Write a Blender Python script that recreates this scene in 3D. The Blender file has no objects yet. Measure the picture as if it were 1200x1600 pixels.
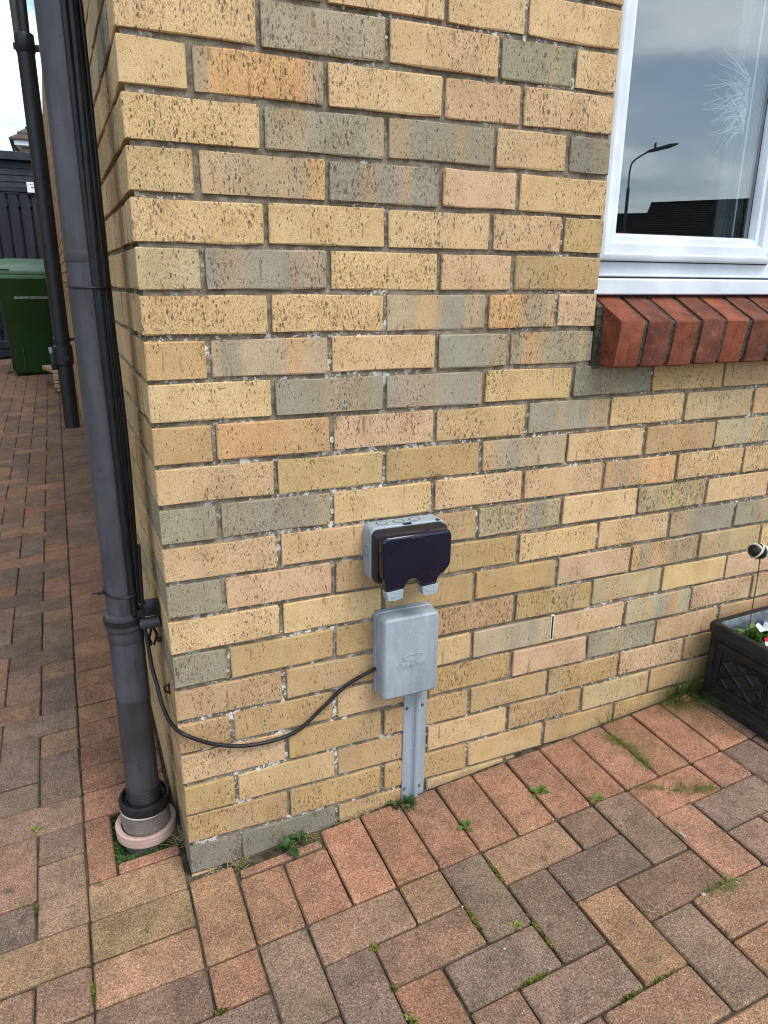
import bpy, bmesh, math, random
from mathutils import Vector, Matrix, noise as mnoise
R = math.radians
scene = bpy.context.scene
col = scene.collection

# ------------------------------------------------------------------ camera
CAM = Vector((-0.12376, -1.30594, 1.21223))
YAW, PIT, ROL = 0.41039, 0.30677, 0.006928
cy, sy, cp, sp = math.cos(YAW), math.sin(YAW), math.cos(PIT), math.sin(PIT)
FWD = Vector((sy * cp, cy * cp, -sp)); RT0 = Vector((cy, -sy, 0)); UP0 = RT0.cross(FWD)
RT = RT0 * math.cos(ROL) + UP0 * math.sin(ROL); UP = -RT0 * math.sin(ROL) + UP0 * math.cos(ROL)
cd = bpy.data.cameras.new('camera'); cam = bpy.data.objects.new('camera', cd); col.objects.link(cam)
cam.matrix_world = Matrix(((RT.x, UP.x, -FWD.x, CAM.x), (RT.y, UP.y, -FWD.y, CAM.y), (RT.z, UP.z, -FWD.z, CAM.z), (0, 0, 0, 1)))
cd.sensor_fit = 'VERTICAL'; cd.sensor_height = 24.0; cd.lens = 24.0 * 1130.49 / 1600
cd.clip_start = 0.02; cd.clip_end = 3000
scene.camera = cam
scene.cycles.pixel_filter_type = 'BLACKMAN_HARRIS'; scene.cycles.filter_width = 1.1; scene.cycles.adaptive_threshold = 0.02
scene.cycles.max_bounces = 4; scene.cycles.diffuse_bounces = 2; scene.cycles.glossy_bounces = 3; scene.cycles.transparent_max_bounces = 8
def pixel(p):
    q = Vector(p) - CAM; d = q.dot(FWD)
    if d < 0.05: return None
    return (600 + 1130.49 * q.dot(RT) / d, 800 - 1130.49 * q.dot(UP) / d)

# ------------------------------------------------------------------ world, sun, exposure
SUN_EL, SUN_AZ = R(56), R(155)           # azimuth clockwise from +y
world = bpy.data.worlds.new('World'); scene.world = world; world.use_nodes = True
scene.view_settings.view_transform = 'Standard'; scene.view_settings.look = 'None'
scene.view_settings.gamma = 1.0; scene.view_settings.use_curve_mapping = False
scene.view_settings.exposure = 1.15

class NT:
    def __init__(s, nt): s.nt = nt; nt.nodes.clear()
    def n(s, t, **kw):
        nd = s.nt.nodes.new(t)
        ins = kw.pop('ins', None)
        for k, v in kw.items(): setattr(nd, k, v)
        if ins:
            for k, v in ins.items():
                sock = nd.inputs[k]
                if isinstance(v, bpy.types.NodeSocket): s.nt.links.new(v, sock)
                else: sock.default_value = v
        return nd
    def m(s, op, a, b=None, c=None, clamp=False):
        ins = {0: a}
        if b is not None: ins[1] = b
        if c is not None: ins[2] = c
        return s.n('ShaderNodeMath', operation=op, use_clamp=clamp, ins=ins).outputs[0]
    def v(s, op, a, b=None):
        ins = {0: a}
        if b is not None: ins[1] = b
        return s.n('ShaderNodeVectorMath', operation=op, ins=ins).outputs[0]
    def mix(s, f, a, b, blend='MIX'):
        nd = s.n('ShaderNodeMix', data_type='RGBA', blend_type=blend)
        for k, v in ((0, f), (6, a), (7, b)):
            if isinstance(v, bpy.types.NodeSocket): s.nt.links.new(v, nd.inputs[k])
            elif k == 0: nd.inputs[0].default_value = v
            else: nd.inputs[k].default_value = (*v, 1) if len(v) == 3 else v
        return nd.outputs[2]
    def noise(s, vec, scale, detail=4, rough=.55, dist=0):
        return s.n('ShaderNodeTexNoise', ins={'Vector': vec, 'Scale': scale, 'Detail': detail, 'Roughness': rough, 'Distortion': dist}).outputs[0]
    def step(s, x, a, b):
        return s.n('ShaderNodeMapRange', interpolation_type='SMOOTHSTEP', ins={0: x, 1: a, 2: b, 3: 0.0, 4: 1.0}).outputs[0]
    def pos(s): return s.n('ShaderNodeNewGeometry').outputs['Position']
    def bump(s, h, strength, dist, normal=None):
        ins = {'Height': h, 'Strength': strength, 'Distance': dist}
        if normal is not None: ins['Normal'] = normal
        return s.n('ShaderNodeBump', ins=ins).outputs[0]
    def out(s, sh): s.n('ShaderNodeOutputMaterial', ins={'Surface': sh})
    def bsdf(s, colr, rough, normal=None, **kw):
        ins = {'Base Color': (*colr, 1) if isinstance(colr, tuple) else colr, 'Roughness': rough}
        if normal is not None: ins['Normal'] = normal
        for k, v in kw.items(): ins[k.replace('_', ' ')] = v
        return s.n('ShaderNodeBsdfPrincipled', ins=ins).outputs[0]

w = NT(world.node_tree)
sky = w.n('ShaderNodeTexSky', sky_type='NISHITA', sun_disc=False, sun_elevation=SUN_EL, sun_rotation=SUN_AZ)
gen = w.n('ShaderNodeTexCoord').outputs['Generated']
sx = w.n('ShaderNodeSeparateXYZ', ins={0: gen})
zz = w.m('ADD', w.m('MAXIMUM', sx.outputs[2], 0.0), 0.16)
plane = w.n('ShaderNodeCombineXYZ', ins={0: w.m('DIVIDE', sx.outputs[0], zz), 1: w.m('DIVIDE', sx.outputs[1], zz), 2: 8.4}).outputs[0]
cover = w.step(w.noise(plane, 1.35, 5, .55, .4), .43, .57)
shade = w.step(w.noise(w.v('ADD', plane, (5.3, 2.2, 0.0)), 1.25, 4, .55, .3), .38, .62)
cloudc = w.mix(shade, (9.2, 10.0, 10.8), (4.3, 5.5, 7.0))
horizon = w.step(sx.outputs[2], .30, .02)
cover2 = w.m('MAXIMUM', cover, w.m('MULTIPLY', horizon, .55))
skyc = w.mix(cover2, sky.outputs[0], cloudc)
w.n('ShaderNodeOutputWorld', ins={'Surface': w.n('ShaderNodeBackground', ins={'Color': skyc, 'Strength': 0.12}).outputs[0]})

world.cycles.sampling_method = 'MANUAL'; world.cycles.sample_map_resolution = 512
sd = bpy.data.lights.new('sun', 'SUN'); sun = bpy.data.objects.new('sun', sd); col.objects.link(sun)
sd.energy = 1.4; sd.angle = R(28); sd.color = (1, .95, .87)
sdir = Vector((math.sin(SUN_AZ) * math.cos(SUN_EL), math.cos(SUN_AZ) * math.cos(SUN_EL), math.sin(SUN_EL)))
sun.rotation_euler = (-sdir).to_track_quat('-Z', 'Y').to_euler()

# ------------------------------------------------------------------ materials
def mat(name):
    m = bpy.data.materials.new(name); m.use_nodes = True
    return m, NT(m.node_tree)

def brick_material(name, island=False):
    m, t = mat(name)
    P = t.pos()
    if island:
        rnd = t.n('ShaderNodeNewGeometry').outputs['Random Per Island']
        cr = t.n('ShaderNodeValToRGB', ins={0: rnd}); e = cr.color_ramp; e.interpolation = 'CONSTANT'
        cols = [(0, (.62, .45, .235)), (.3, (.56, .40, .21)), (.5, (.58, .41, .24)), (.7, (.33, .30, .215)), (.8, (.52, .365, .185)), (.94, (.6, .38, .18))]
        e.elements[0].position = 0; e.elements[0].color = (*cols[0][1], 1); e.elements[1].position = cols[1][0]; e.elements[1].color = (*cols[1][1], 1)
        for p_, c_ in cols[2:]: x = e.elements.new(p_); x.color = (*c_, 1)
        base = cr.outputs[0]; amount = .35
    else:
        oi = t.n('ShaderNodeObjectInfo'); base = oi.outputs['Color']; amount = oi.outputs['Alpha']; rnd = oi.outputs['Random']
    s = t.n('ShaderNodeSeparateXYZ', ins={0: P})
    off = t.m('MULTIPLY', rnd, 57.0)
    bandv = t.n('ShaderNodeCombineXYZ', ins={0: t.m('ADD', t.m('ADD', s.outputs[0], s.outputs[1]), off), 1: t.m('MULTIPLY', s.outputs[2], .03), 2: off}).outputs[0]
    g = t.step(t.noise(bandv, 13, 2, .5), .46, .54)
    o = t.step(t.noise(t.v('ADD', bandv, (9.1, 0, 4.4)), 15, 2, .5), .50, .63)
    c = t.mix(t.m('MULTIPLY', g, t.m('MULTIPLY', amount, .85)), base, (.30, .275, .205))
    c = t.mix(t.m('MULTIPLY', o, t.m('MULTIPLY', amount, .7)), c, (.60, .345, .15))
    b2 = t.step(t.noise(t.v('ADD', bandv, (3.3, 0, 8.8)), 12, 2, .5), .54, .68)
    c = t.mix(t.m('MULTIPLY', b2, t.m('MULTIPLY', amount, .45)), c, (.26, .285, .28))
    # mottling and grain
    c = t.mix(t.step(t.noise(P, 17, 4), .35, .7), c, t.mix(1.0, c, (.90, .86, .80), 'MULTIPLY'))
    grain = t.noise(P, 750, 1, .7)
    c = t.mix(t.step(grain, .35, .75), t.mix(1.0, c, (.80, .77, .72), 'MULTIPLY'), t.mix(1.0, c, (1.17, 1.17, 1.18), 'MULTIPLY'))
    # wire-cut drag pits, taller than wide
    nz = t.n('ShaderNodeTexNoise', ins={'Vector': P, 'Scale': 240.0, 'Detail': 1.0}).outputs[1]
    sc = t.n('ShaderNodeVectorMath', operation='SCALE', ins={0: nz}); sc.inputs['Scale'].default_value = .0042
    Pw = t.v('ADD', P, sc.outputs[0])
    dens = t.step(t.noise(P, 7.5, 2), .28, .7)
    own = t.m('ADD', t.m('MULTIPLY', t.m('FRACT', t.m('MULTIPLY', rnd, 7.31)), .55), .68)
    def pits(scale, zs, size, lo):
        v = t.n('ShaderNodeTexVoronoi', feature='F1', ins={'Vector': t.v('MULTIPLY', Pw, (1.0, 1.0, zs)), 'Scale': scale})
        rr = t.n('ShaderNodeSeparateColor', ins={0: v.outputs['Color']}).outputs[0]
        thr = t.m('MULTIPLY', t.m('MULTIPLY', t.m('MULTIPLY', t.m('SUBTRACT', rr, lo, clamp=True), size), own), t.m('ADD', t.m('MULTIPLY', dens, .75), .5))
        return t.m('SUBTRACT', 1.0, t.step(t.m('SUBTRACT', v.outputs['Distance'], thr), -.02, .09))
    p1 = pits(265, .33, .60, .40); p2 = pits(540, .38, .76, .16)
    vis = t.m('MAXIMUM', p1, t.m('MULTIPLY', p2, .58))
    c = t.mix(t.m('MULTIPLY', vis, .82), c, (.085, .053, .029))
    crease = t.m('MULTIPLY', t.step(t.noise(t.v('MULTIPLY', bandv, (1.0, 2.0, 1.0)), 150, 0, .5), .70, .76), t.step(t.noise(P, 28, 1), .52, .6))
    c = t.mix(t.m('MULTIPLY', crease, .5), c, (.12, .08, .045))
    # general grime in soft vertical runs
    gr = t.step(t.noise(t.v('MULTIPLY', P, (1.0, 1.0, .35)), 9, 3, .6), .52, .78)
    c = t.mix(t.m('MULTIPLY', gr, .26), c, (.16, .135, .08))
    h = t.m('ADD', t.m('MULTIPLY', p1, -1.0), t.m('MULTIPLY', grain, .4))
    nb = t.bump(h, .8, .0016)
    t.out(t.bsdf(c, .92, nb, Specular_IOR_Level=.2))
    return m
M = {}
M['brick'] = brick_material('buff_brick')
M['brick_far'] = brick_material('buff_brick_far', True)

def mortar():
    m, t = mat('mortar'); P = t.pos()
    n1 = t.noise(P, 40, 6, .65); n2 = t.noise(P, 600, 3, .7)
    c = t.mix(t.step(n1, .35, .68), (.15, .118, .08), (.29, .24, .17))
    c = t.mix(t.step(n2, .3, .8), t.mix(1.0, c, (.7, .7, .7), 'MULTIPLY'), t.mix(1.0, c, (1.2, 1.2, 1.2), 'MULTIPLY'))
    def near(c_, r_):
        return t.step(t.n('ShaderNodeVectorMath', operation='DISTANCE', ins={0: P, 1: c_}).outputs['Value'], r_, r_ * .35)
    salt = t.m('MAXIMUM', near((.17, 0, .30), .48), near((.33, 0, .90), .36))
    salt = t.m('MULTIPLY', salt, t.m('MULTIPLY', t.step(t.noise(t.v('ADD', P, (1, 0, 3)), 13, 2), .46, .56), t.step(t.noise(P, 75, 3, .65), .52, .57)))
    e = t.m('MULTIPLY', t.step(t.noise(P, 3.2, 3), .46, .60), t.step(t.noise(P, 105, 3, .65), .575, .62))
    c = t.mix(t.m('MULTIPLY', t.m('MAXIMUM', e, salt), .88), c, (.68, .66, .61))
    c = t.mix(t.m('MULTIPLY', t.step(t.noise(t.v('ADD', P, (4, 1, 0)), 6, 4), .6, .72), .5), c, (.10, .11, .05))
    t.out(t.bsdf(c, .95, t.bump(t.m('ADD', n1, t.m('MULTIPLY', n2, .5)), .9, .003), Specular_IOR_Level=.15))
    return m
M['mortar'] = mortar()

def paver_material(name, island=False):
    m, t = mat(name); P = t.pos()
    if island:
        rnd = t.n('ShaderNodeNewGeometry').outputs['Random Per Island']
        cr = t.n('ShaderNodeValToRGB', ins={0: rnd}); e = cr.color_ramp
        e.elements[0].color = (.205, .148, .116, 1); e.elements[1].color = (.245, .16, .114, 1)
        x = e.elements.new(.5); x.color = (.225, .152, .114, 1)
        base = cr.outputs[0]
    else:
        base = t.n('ShaderNodeObjectInfo').outputs['Color']
    big = t.noise(P, 9, 3, .6)
    c = t.mix(t.step(big, .32, .7), t.mix(1.0, base, (.84, .82, .80), 'MULTIPLY'), t.mix(1.0, base, (1.20, 1.12, 1.05), 'MULTIPLY'))
    c = t.mix(t.step(t.noise(t.v('ADD', P, (2, 8, 5)), 32, 2, .6), .42, .66), c, t.mix(1.0, c, (.84, .82, .81), 'MULTIPLY'))
    v1 = t.n('ShaderNodeTexVoronoi', feature='F1', ins={'Vector': P, 'Scale': 430.0})
    r1 = t.n('ShaderNodeSeparateColor', ins={0: v1.outputs['Color']})
    f = t.step(v1.outputs['Distance'], .55, .3)
    fine = t.noise(P, 330, 2, .75)
    c = t.mix(t.step(fine, .34, .66), t.mix(1.0, c, (.58, .56, .54), 'MULTIPLY'), t.mix(1.0, c, (1.36, 1.34, 1.32), 'MULTIPLY'))
    c = t.mix(t.m('MULTIPLY', f, t.step(r1.outputs[0], .55, .8)), c, t.mix(1.0, c, (1.65, 1.6, 1.55), 'MULTIPLY'))
    c = t.mix(t.m('MULTIPLY', f, t.step(r1.outputs[1], .6, .85)), c, t.mix(1.0, c, (.36, .34, .36), 'MULTIPLY'))
    v2 = t.n('ShaderNodeTexVoronoi', feature='F1', ins={'Vector': P, 'Scale': 210.0})
    r2 = t.n('ShaderNodeSeparateColor', ins={0: v2.outputs['Color']})
    c = t.mix(t.m('MULTIPLY', t.step(v2.outputs['Distance'], .34, .2), t.m('MULTIPLY', t.step(r2.outputs[0], .88, .92), .7)), c, (.46, .36, .27))
    c = t.mix(t.m('MULTIPLY', t.step(v2.outputs['Distance'], .4, .25), t.m('MULTIPLY', t.step(r2.outputs[1], .9, .93), .6)), c, (.05, .04, .04))
    st = t.step(t.noise(P, 26, 4, .7), .58, .72)
    c = t.mix(t.m('MULTIPLY', st, .55), c, (.055, .045, .035))
    gr = t.step(t.noise(t.v('ADD', P, (7, 3, 1)), 5, 3, .65), .56, .72)
    c = t.mix(t.m('MULTIPLY', gr, .25), c, (.15, .12, .06))
    h = fine
    t.out(t.bsdf(c, .9, t.bump(h, .9, .0028), Specular_IOR_Level=.2))
    return m
M['paver'] = paver_material('concrete_paver'); M['paver_far'] = paver_material('concrete_paver_far', True)

def noisy(name, c1, c2, scale=12, rough=.8, bump=.3, bdist=.002, grain=300, z=1.0, spec=.3, **kw):
    m, t = mat(name); P = t.pos()
    n1 = t.noise(t.v('MULTIPLY', P, (1, 1, z)), scale, 6, .6); n2 = t.noise(P, grain, 3, .6)
    c = t.mix(t.step(n1, .3, .7), c1, c2)
    c = t.mix(t.step(n2, .3, .75), t.mix(1.0, c, (.86, .86, .86), 'MULTIPLY'), t.mix(1.0, c, (1.1, 1.1, 1.1), 'MULTIPLY'))
    t.out(t.bsdf(c, rough, t.bump(t.m('ADD', n1, n2), bump, bdist), Specular_IOR_Level=spec, **kw))
    return m

def joint_soil():
    m, t = mat('joint_soil'); P = t.pos()
    n1 = t.noise(P, 30, 5, .7)
    c = t.mix(t.step(n1, .35, .7), (.036, .029, .02), (.11, .09, .062))
    mo = t.m('MULTIPLY', t.step(t.noise(P, 5.5, 4, .6), .58, .68), t.step(t.noise(P, 90, 4), .4, .6))
    c = t.mix(t.m('MULTIPLY', mo, .8), c, (.07, .085, .02))
    t.out(t.bsdf(c, 1.0, t.bump(n1, 1.0, .004), Specular_IOR_Level=.1))
    return m
M['soil'] = joint_soil()
M['asphalt'] = noisy('asphalt', (.045, .045, .046), (.065, .063, .06), 4, .9, .6, .004, 150)
def sill_mat():
    m, t = mat('red_sill_brick'); P = t.pos(); r = t.n('ShaderNodeObjectInfo').outputs['Random']
    n1 = t.noise(P, 26, 4, .65); n2 = t.noise(P, 420, 2, .7)
    c = t.mix(t.step(n1, .33, .68), (.125, .036, .020), (.215, .070, .038))
    c = t.mix(r, t.mix(1.0, c, (.72, .74, .8), 'MULTIPLY'), t.mix(1.0, c, (1.22, 1.12, 1.0), 'MULTIPLY'))
    c = t.mix(t.step(n2, .3, .75), t.mix(1.0, c, (.76, .76, .76), 'MULTIPLY'), t.mix(1.0, c, (1.2, 1.2, 1.2), 'MULTIPLY'))
    run = t.step(t.noise(t.v('MULTIPLY', P, (1, 1, .2)), 60, 3, .6), .6, .72)
    c = t.mix(t.m('MULTIPLY', run, .35), c, (.055, .035, .028))
    pale = t.m('MULTIPLY', t.step(t.noise(P, 50, 4, .7), .60, .70), .35)
    c = t.mix(pale, c, (.34, .19, .14))
    t.out(t.bsdf(c, .72, t.bump(t.m('ADD', n1, n2), .8, .002), Specular_IOR_Level=.2))
    return m
M['sill'] = sill_mat()
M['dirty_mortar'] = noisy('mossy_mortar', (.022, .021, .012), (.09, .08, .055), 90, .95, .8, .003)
M['upvc'] = noisy('white_upvc', (.58, .62, .645), (.645, .675, .695), 5, .3, .0, .0005, 6, spec=.5)
M['gasket'] = noisy('black_gasket', (.015, .015, .016), (.03, .03, .03), 30, .6)

def weathered_pvc(name, c1, c2, rough=.42):
    m, t = mat(name); P = t.pos()
    streak = t.noise(t.v('MULTIPLY', P, (1, 1, .07)), 60, 5, .6)
    blot = t.noise(P, 14, 5, .6)
    c = t.mix(t.step(t.m('ADD', t.m('MULTIPLY', streak, .5), t.m('MULTIPLY', blot, .5)), .38, .62), c1, c2)
    scr = t.m('MULTIPLY', t.step(t.noise(t.v('MULTIPLY', P, (5, 5, 1)), 30, 2, .4, 2.5), .655, .69), t.step(t.noise(P, 10, 2), .48, .6))
    c = t.mix(t.m('MULTIPLY', scr, .7), c, (.012, .012, .013))
    dust = t.step(t.noise(P, 130, 4, .7), .62, .75)
    c = t.mix(t.m('MULTIPLY', dust, .25), c, (.22, .21, .2))
    t.out(t.bsdf(c, t.m('ADD', rough, t.m('MULTIPLY', blot, .18)), t.bump(blot, .15, .001), Specular_IOR_Level=.4))
    return m
M['pipe'] = weathered_pvc('weathered_grey_pipe', (.037, .0365, .041), (.063, .0625, .070))
M['pipe_black'] = weathered_pvc('black_pipe', (.007, .008, .010), (.015, .016, .020), .36)
M['cable'] = noisy('black_cable', (.008, .008, .009), (.016, .016, .017), 40, .42, .1)
M['rubber'] = noisy('black_rubber', (.010, .010, .011), (.02, .02, .02), 40, .5, .2)
M['drain_grey'] = noisy('aged_drain_plastic', (.15, .125, .105), (.25, .215, .18), 25, .75, .3)
M['drain_pink'] = noisy('faded_terracotta_plastic', (.44, .27, .22), (.54, .38, .32), 22, .75, .3)
M['white_plastic'] = noisy('off_white_plastic', (.62, .60, .56), (.7, .68, .64), 30, .6, .1)
M['grey_plastic'] = noisy('grey_plastic', (.25, .295, .32), (.30, .345, .37), 18, .5, .1, spec=.4)

def galv():
    m, t = mat('galvanised_box'); P = t.pos()
    n1 = t.noise(t.v('MULTIPLY', P, (1, 1, .22)), 45, 6, .65); n2 = t.noise(P, 120, 5, .7)
    c = t.mix(t.step(n1, .36, .68), (.235, .275, .30), (.30, .34, .365))
    c = t.mix(t.m('MULTIPLY', t.step(n2, .52, .66), .25), c, (.40, .435, .445))
    c = t.mix(t.m('MULTIPLY', t.step(t.noise(P, 210, 4, .7), .60, .68), .3), c, (.17, .185, .195))
    t.out(t.bsdf(c, .58, t.bump(n2, .25, .0008), Metallic=.15, Specular_IOR_Level=.4))
    return m
M['galv'] = galv()
M['channel'] = noisy('grey_capping', (.21, .25, .275), (.29, .335, .36), 16, .45, .1, z=.3, spec=.45)
M['screw'] = noisy('dull_screw', (.06, .055, .05), (.14, .12, .1), 200, .5, .2)
M['dark_lid'] = noisy('smoked_lid', (.006, .006, .016), (.007, .007, .019), 10, .12, .0, .0005, spec=.4)
M['black_plastic'] = noisy('black_plastic', (.010, .010, .011), (.016, .016, .017), 30, .4, .1)
M['planter'] = noisy('black_planter', (.009, .010, .011), (.02, .021, .023), 30, .42, .2)
M['planter_inner'] = noisy('chalky_planter_inside', (.03, .035, .038), (.16, .18, .19), 28, .8, .3)
M['compost'] = noisy('compost', (.015, .011, .008), (.05, .036, .024), 60, 1, 1, .006)
def leafmat(name, c1, c2):
    m, t = mat(name); P = t.pos()
    c = t.mix(t.step(t.noise(P, 45, 3), .35, .65), c1, c2)
    c = t.mix(t.m('MULTIPLY', t.n('ShaderNodeNewGeometry').outputs['Random Per Island'], .5), c, t.mix(1.0, c, (1.5, 1.35, 1.1), 'MULTIPLY'))
    a = t.bsdf(c, .55, Specular_IOR_Level=.35)
    tr = t.n('ShaderNodeBsdfTranslucent', ins={'Color': c}).outputs[0]
    t.out(t.n('ShaderNodeMixShader', ins={0: .25, 1: a, 2: tr}).outputs[0])
    return m
M['leaf'] = leafmat('weed_leaf', (.05, .12, .018), (.11, .22, .035))
M['leaf_dark'] = leafmat('dark_leaf', (.018, .05, .014), (.05, .10, .02))
M['leaf_yellow'] = leafmat('young_leaf', (.13, .19, .03), (.22, .27, .05))
M['grass'] = leafmat('grass_blade', (.06, .10, .016), (.13, .18, .035))
M['straw'] = leafmat('dry_grass', (.28, .22, .12), (.42, .34, .2))
M['moss'] = leafmat('moss_green', (.055, .065, .008), (.15, .16, .02))
M['white_petal'] = leafmat('white_petal', (.62, .66, .72), (.75, .78, .8))
M['red_petal'] = leafmat('red_petal', (.42, .01, .03), (.55, .03, .06))
M['violet_petal'] = leafmat('violet_petal', (.05, .04, .11), (.12, .1, .2))
M['cream'] = noisy('cream_raffia', (.55, .48, .34), (.66, .6, .46), 80, .8)
M['brown'] = noisy('brown_bead', (.06, .03, .02), (.12, .06, .04), 60, .5)
M['rust'] = noisy('rusty_wire', (.07, .06, .03), (.13, .1, .05), 60, .6)
M['bin'] = noisy('green_bin', (.010, .042, .010), (.016, .058, .014), 3, .45, .08, spec=.4)
M['bin_lid'] = noisy('green_bin_lid', (.03, .09, .035), (.05, .12, .055), 6, .5, .08, spec=.4)
M['lettering'] = noisy('white_lettering', (.6, .62, .6), (.7, .7, .7), 10, .7)
M['fence'] = noisy('dark_painted_timber', (.012, .014, .022), (.024, .027, .038), 8, .7, .5, .003, 120, z=.15)
M['shed'] = noisy('dark_cladding', (.016, .019, .027), (.028, .032, .042), 8, .6, .4, .003, 120)
M['paper'] = noisy('white_paper', (.75, .76, .78), (.82, .82, .82), 9, .8)
M['ink'] = noisy('grey_ink', (.12, .12, .13), (.2, .2, .2), 9, .8)
M['timber'] = noisy('pale_timber', (.42, .28, .17), (.58, .42, .28), 30, .8, .3)
M['roof_tile'] = noisy('brown_roof_tile', (.045, .035, .03), (.09, .07, .06), 3, .85, .5)
M['slate'] = noisy('dark_roof_tile', (.018, .018, .018), (.032, .031, .03), 2, .95, .3, spec=.05)
M['far_brick'] = noisy('distant_buff_brick', (.30, .22, .11), (.42, .31, .17), 7, .9, .3)
M['render_wall'] = noisy('distant_harled_wall', (.30, .28, .25), (.38, .35, .31), 3, .95, .3)
M['lamp'] = noisy('lamp_post_grey', (.07, .075, .08), (.11, .115, .12), 3, .6)
M['room'] = noisy('dim_room_wall', (.10, .095, .09), (.13, .125, .12), 2, .9, .1)
M['curtain'] = noisy('pale_net_curtain', (.30, .32, .34), (.40, .42, .44), 14, .9, .2)
M['stone'] = noisy('pale_stone', (.28, .25, .2), (.42, .39, .34), 90, .8)
def glass():
    m, t = mat('window_glass')
    fc = t.n('ShaderNodeLayerWeight', ins={'Blend': .5}).outputs['Facing']
    fr = t.m('ADD', .115, t.m('MULTIPLY', t.m('POWER', fc, 5.0), .885))
    tr = t.n('ShaderNodeBsdfTransparent', ins={'Color': (.82, .86, .85, 1)}).outputs[0]
    gl = t.n('ShaderNodeBsdfGlossy', ins={'Color': (1, 1, 1, 1), 'Roughness': .0}).outputs[0]
    t.out(t.n('ShaderNodeMixShader', ins={0: fr, 1: tr, 2: gl}).outputs[0])
    return m
M['glass'] = glass()

# ------------------------------------------------------------------ mesh helpers
class MB:
    def __init__(s): s.v = []; s.f = []; s.mi = []; s.cur = 0
    def add(s, verts, faces):
        o = len(s.v); s.v += [tuple(p) for p in verts]
        s.f += [tuple(i + o for i in f) for f in faces]; s.mi += [s.cur] * len(faces)
        return s
    def box(s, x0, x1, y0, y1, z0, z1):
        return s.add([(x0, y0, z0), (x1, y0, z0), (x1, y1, z0), (x0, y1, z0), (x0, y0, z1), (x1, y0, z1), (x1, y1, z1), (x0, y1, z1)],
                     [(0, 3, 2, 1), (4, 5, 6, 7), (0, 1, 5, 4), (1, 2, 6, 5), (2, 3, 7, 6), (3, 0, 4, 7)])
    def rbox(s, x0, x1, y0, y1, z0, z1, r=.004, seg=2, mtx=None):
        bm = bmesh.new(); bmesh.ops.create_cube(bm, size=1)
        for v in bm.verts: v.co = Vector(((x0 + x1) / 2 + v.co.x * (x1 - x0), (y0 + y1) / 2 + v.co.y * (y1 - y0), (z0 + z1) / 2 + v.co.z * (z1 - z0)))
        bmesh.ops.bevel(bm, geom=list(bm.edges), offset=r, segments=seg, profile=.5, affect='EDGES')
        if mtx is not None: bmesh.ops.transform(bm, matrix=mtx, verts=bm.verts)
        bm.verts.index_update()
        s.add([v.co[:] for v in bm.verts], [[v.index for v in f.verts] for f in bm.faces]); bm.free(); return s
    def tube(s, path, r, n=12, caps=True):
        path = [Vector(p) for p in path]; rs = r if isinstance(r, (list, tuple)) else [r] * len(path)
        prev = None; vs = []; N = len(path)
        for i, p in enumerate(path):
            d = (path[min(i + 1, N - 1)] - path[max(i - 1, 0)]).normalized()
            if prev is None: a = d.orthogonal().normalized()
            else: a = (prev - d * prev.dot(d)).normalized()
            prev = a; b = d.cross(a)
            for k in range(n):
                an = 2 * math.pi * k / n; vs.append(p + (a * math.cos(an) + b * math.sin(an)) * rs[i])
        fs = [(i * n + k, i * n + (k + 1) % n, (i + 1) * n + (k + 1) % n, (i + 1) * n + k) for i in range(N - 1) for k in range(n)]
        if caps: fs += [tuple(range(n - 1, -1, -1)), tuple((N - 1) * n + k for k in range(n))]
        return s.add(vs, fs)
    def lathe(s, c, prof, n=32, closed=False, axis=Vector((0, 0, 1))):
        a = axis.orthogonal().normalized() if abs(axis.z) < .99 else Vector((1, 0, 0)); b = axis.cross(a); c = Vector(c); vs = []
        for r, h in prof:
            for k in range(n):
                an = 2 * math.pi * k / n; vs.append(c + axis * h + (a * math.cos(an) + b * math.sin(an)) * r)
        N = len(prof); rng = N if closed else N - 1
        fs = [(i * n + k, i * n + (k + 1) % n, ((i + 1) % N) * n + (k + 1) % n, ((i + 1) % N) * n + k) for i in range(rng) for k in range(n)]
        return s.add(vs, fs)
    def prism(s, poly, fn0, fn1):
        n = len(poly); vs = [fn0(p) for p in poly] + [fn1(p) for p in poly]
        fs = [(i, (i + 1) % n, n + (i + 1) % n, n + i) for i in range(n)] + [tuple(range(n - 1, -1, -1)), tuple(range(n, 2 * n))]
        return s.add(vs, fs)
    def leaf(s, base, direction, length, width, droop=.3, up=Vector((0, 0, 1)), seg=4, fold=.15):
        d = Vector(direction).normalized(); side = d.cross(up)
        if side.length < .01: side = Vector((1, 0, 0))
        side.normalize(); nrm = side.cross(d); base = Vector(base); vs = []
        for i in range(seg + 1):
            u = i / seg; wd = width * .5 * (math.sin(math.pi * min(1, u ** .75)) ** .8 if 0 < u < 1 else .06)
            p = base + d * length * u + nrm * length * (.35 * math.sin(u * 1.6) - droop * u * u)
            vs += [p - side * wd + nrm * wd * fold * 2, p, p + side * wd + nrm * wd * fold * 2]
        fs = []
        for i in range(seg):
            a = i * 3; fs += [(a, a + 1, a + 4, a + 3), (a + 1, a + 2, a + 5, a + 4)]
        return s.add(vs, fs)
    def blade(s, base, direction, length, width, bend, seg=4):
        d = Vector(direction).normalized(); side = d.cross(Vector((0, 0, 1)))
        if side.length < .01: side = Vector((1, 0, 0))
        side.normalize(); base = Vector(base); vs = []; p = base.copy(); cur = d.copy()
        for i in range(seg + 1):
            wd = width * .5 * (1 - i / seg) + .0001
            vs += [p - side * wd, p + side * wd]
            p = p + cur * length / seg; cur = (cur + Vector((0, 0, -bend / seg))).normalized()
        return s.add(vs, [(2 * i, 2 * i + 1, 2 * i + 3, 2 * i + 2) for i in range(seg)])
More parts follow.
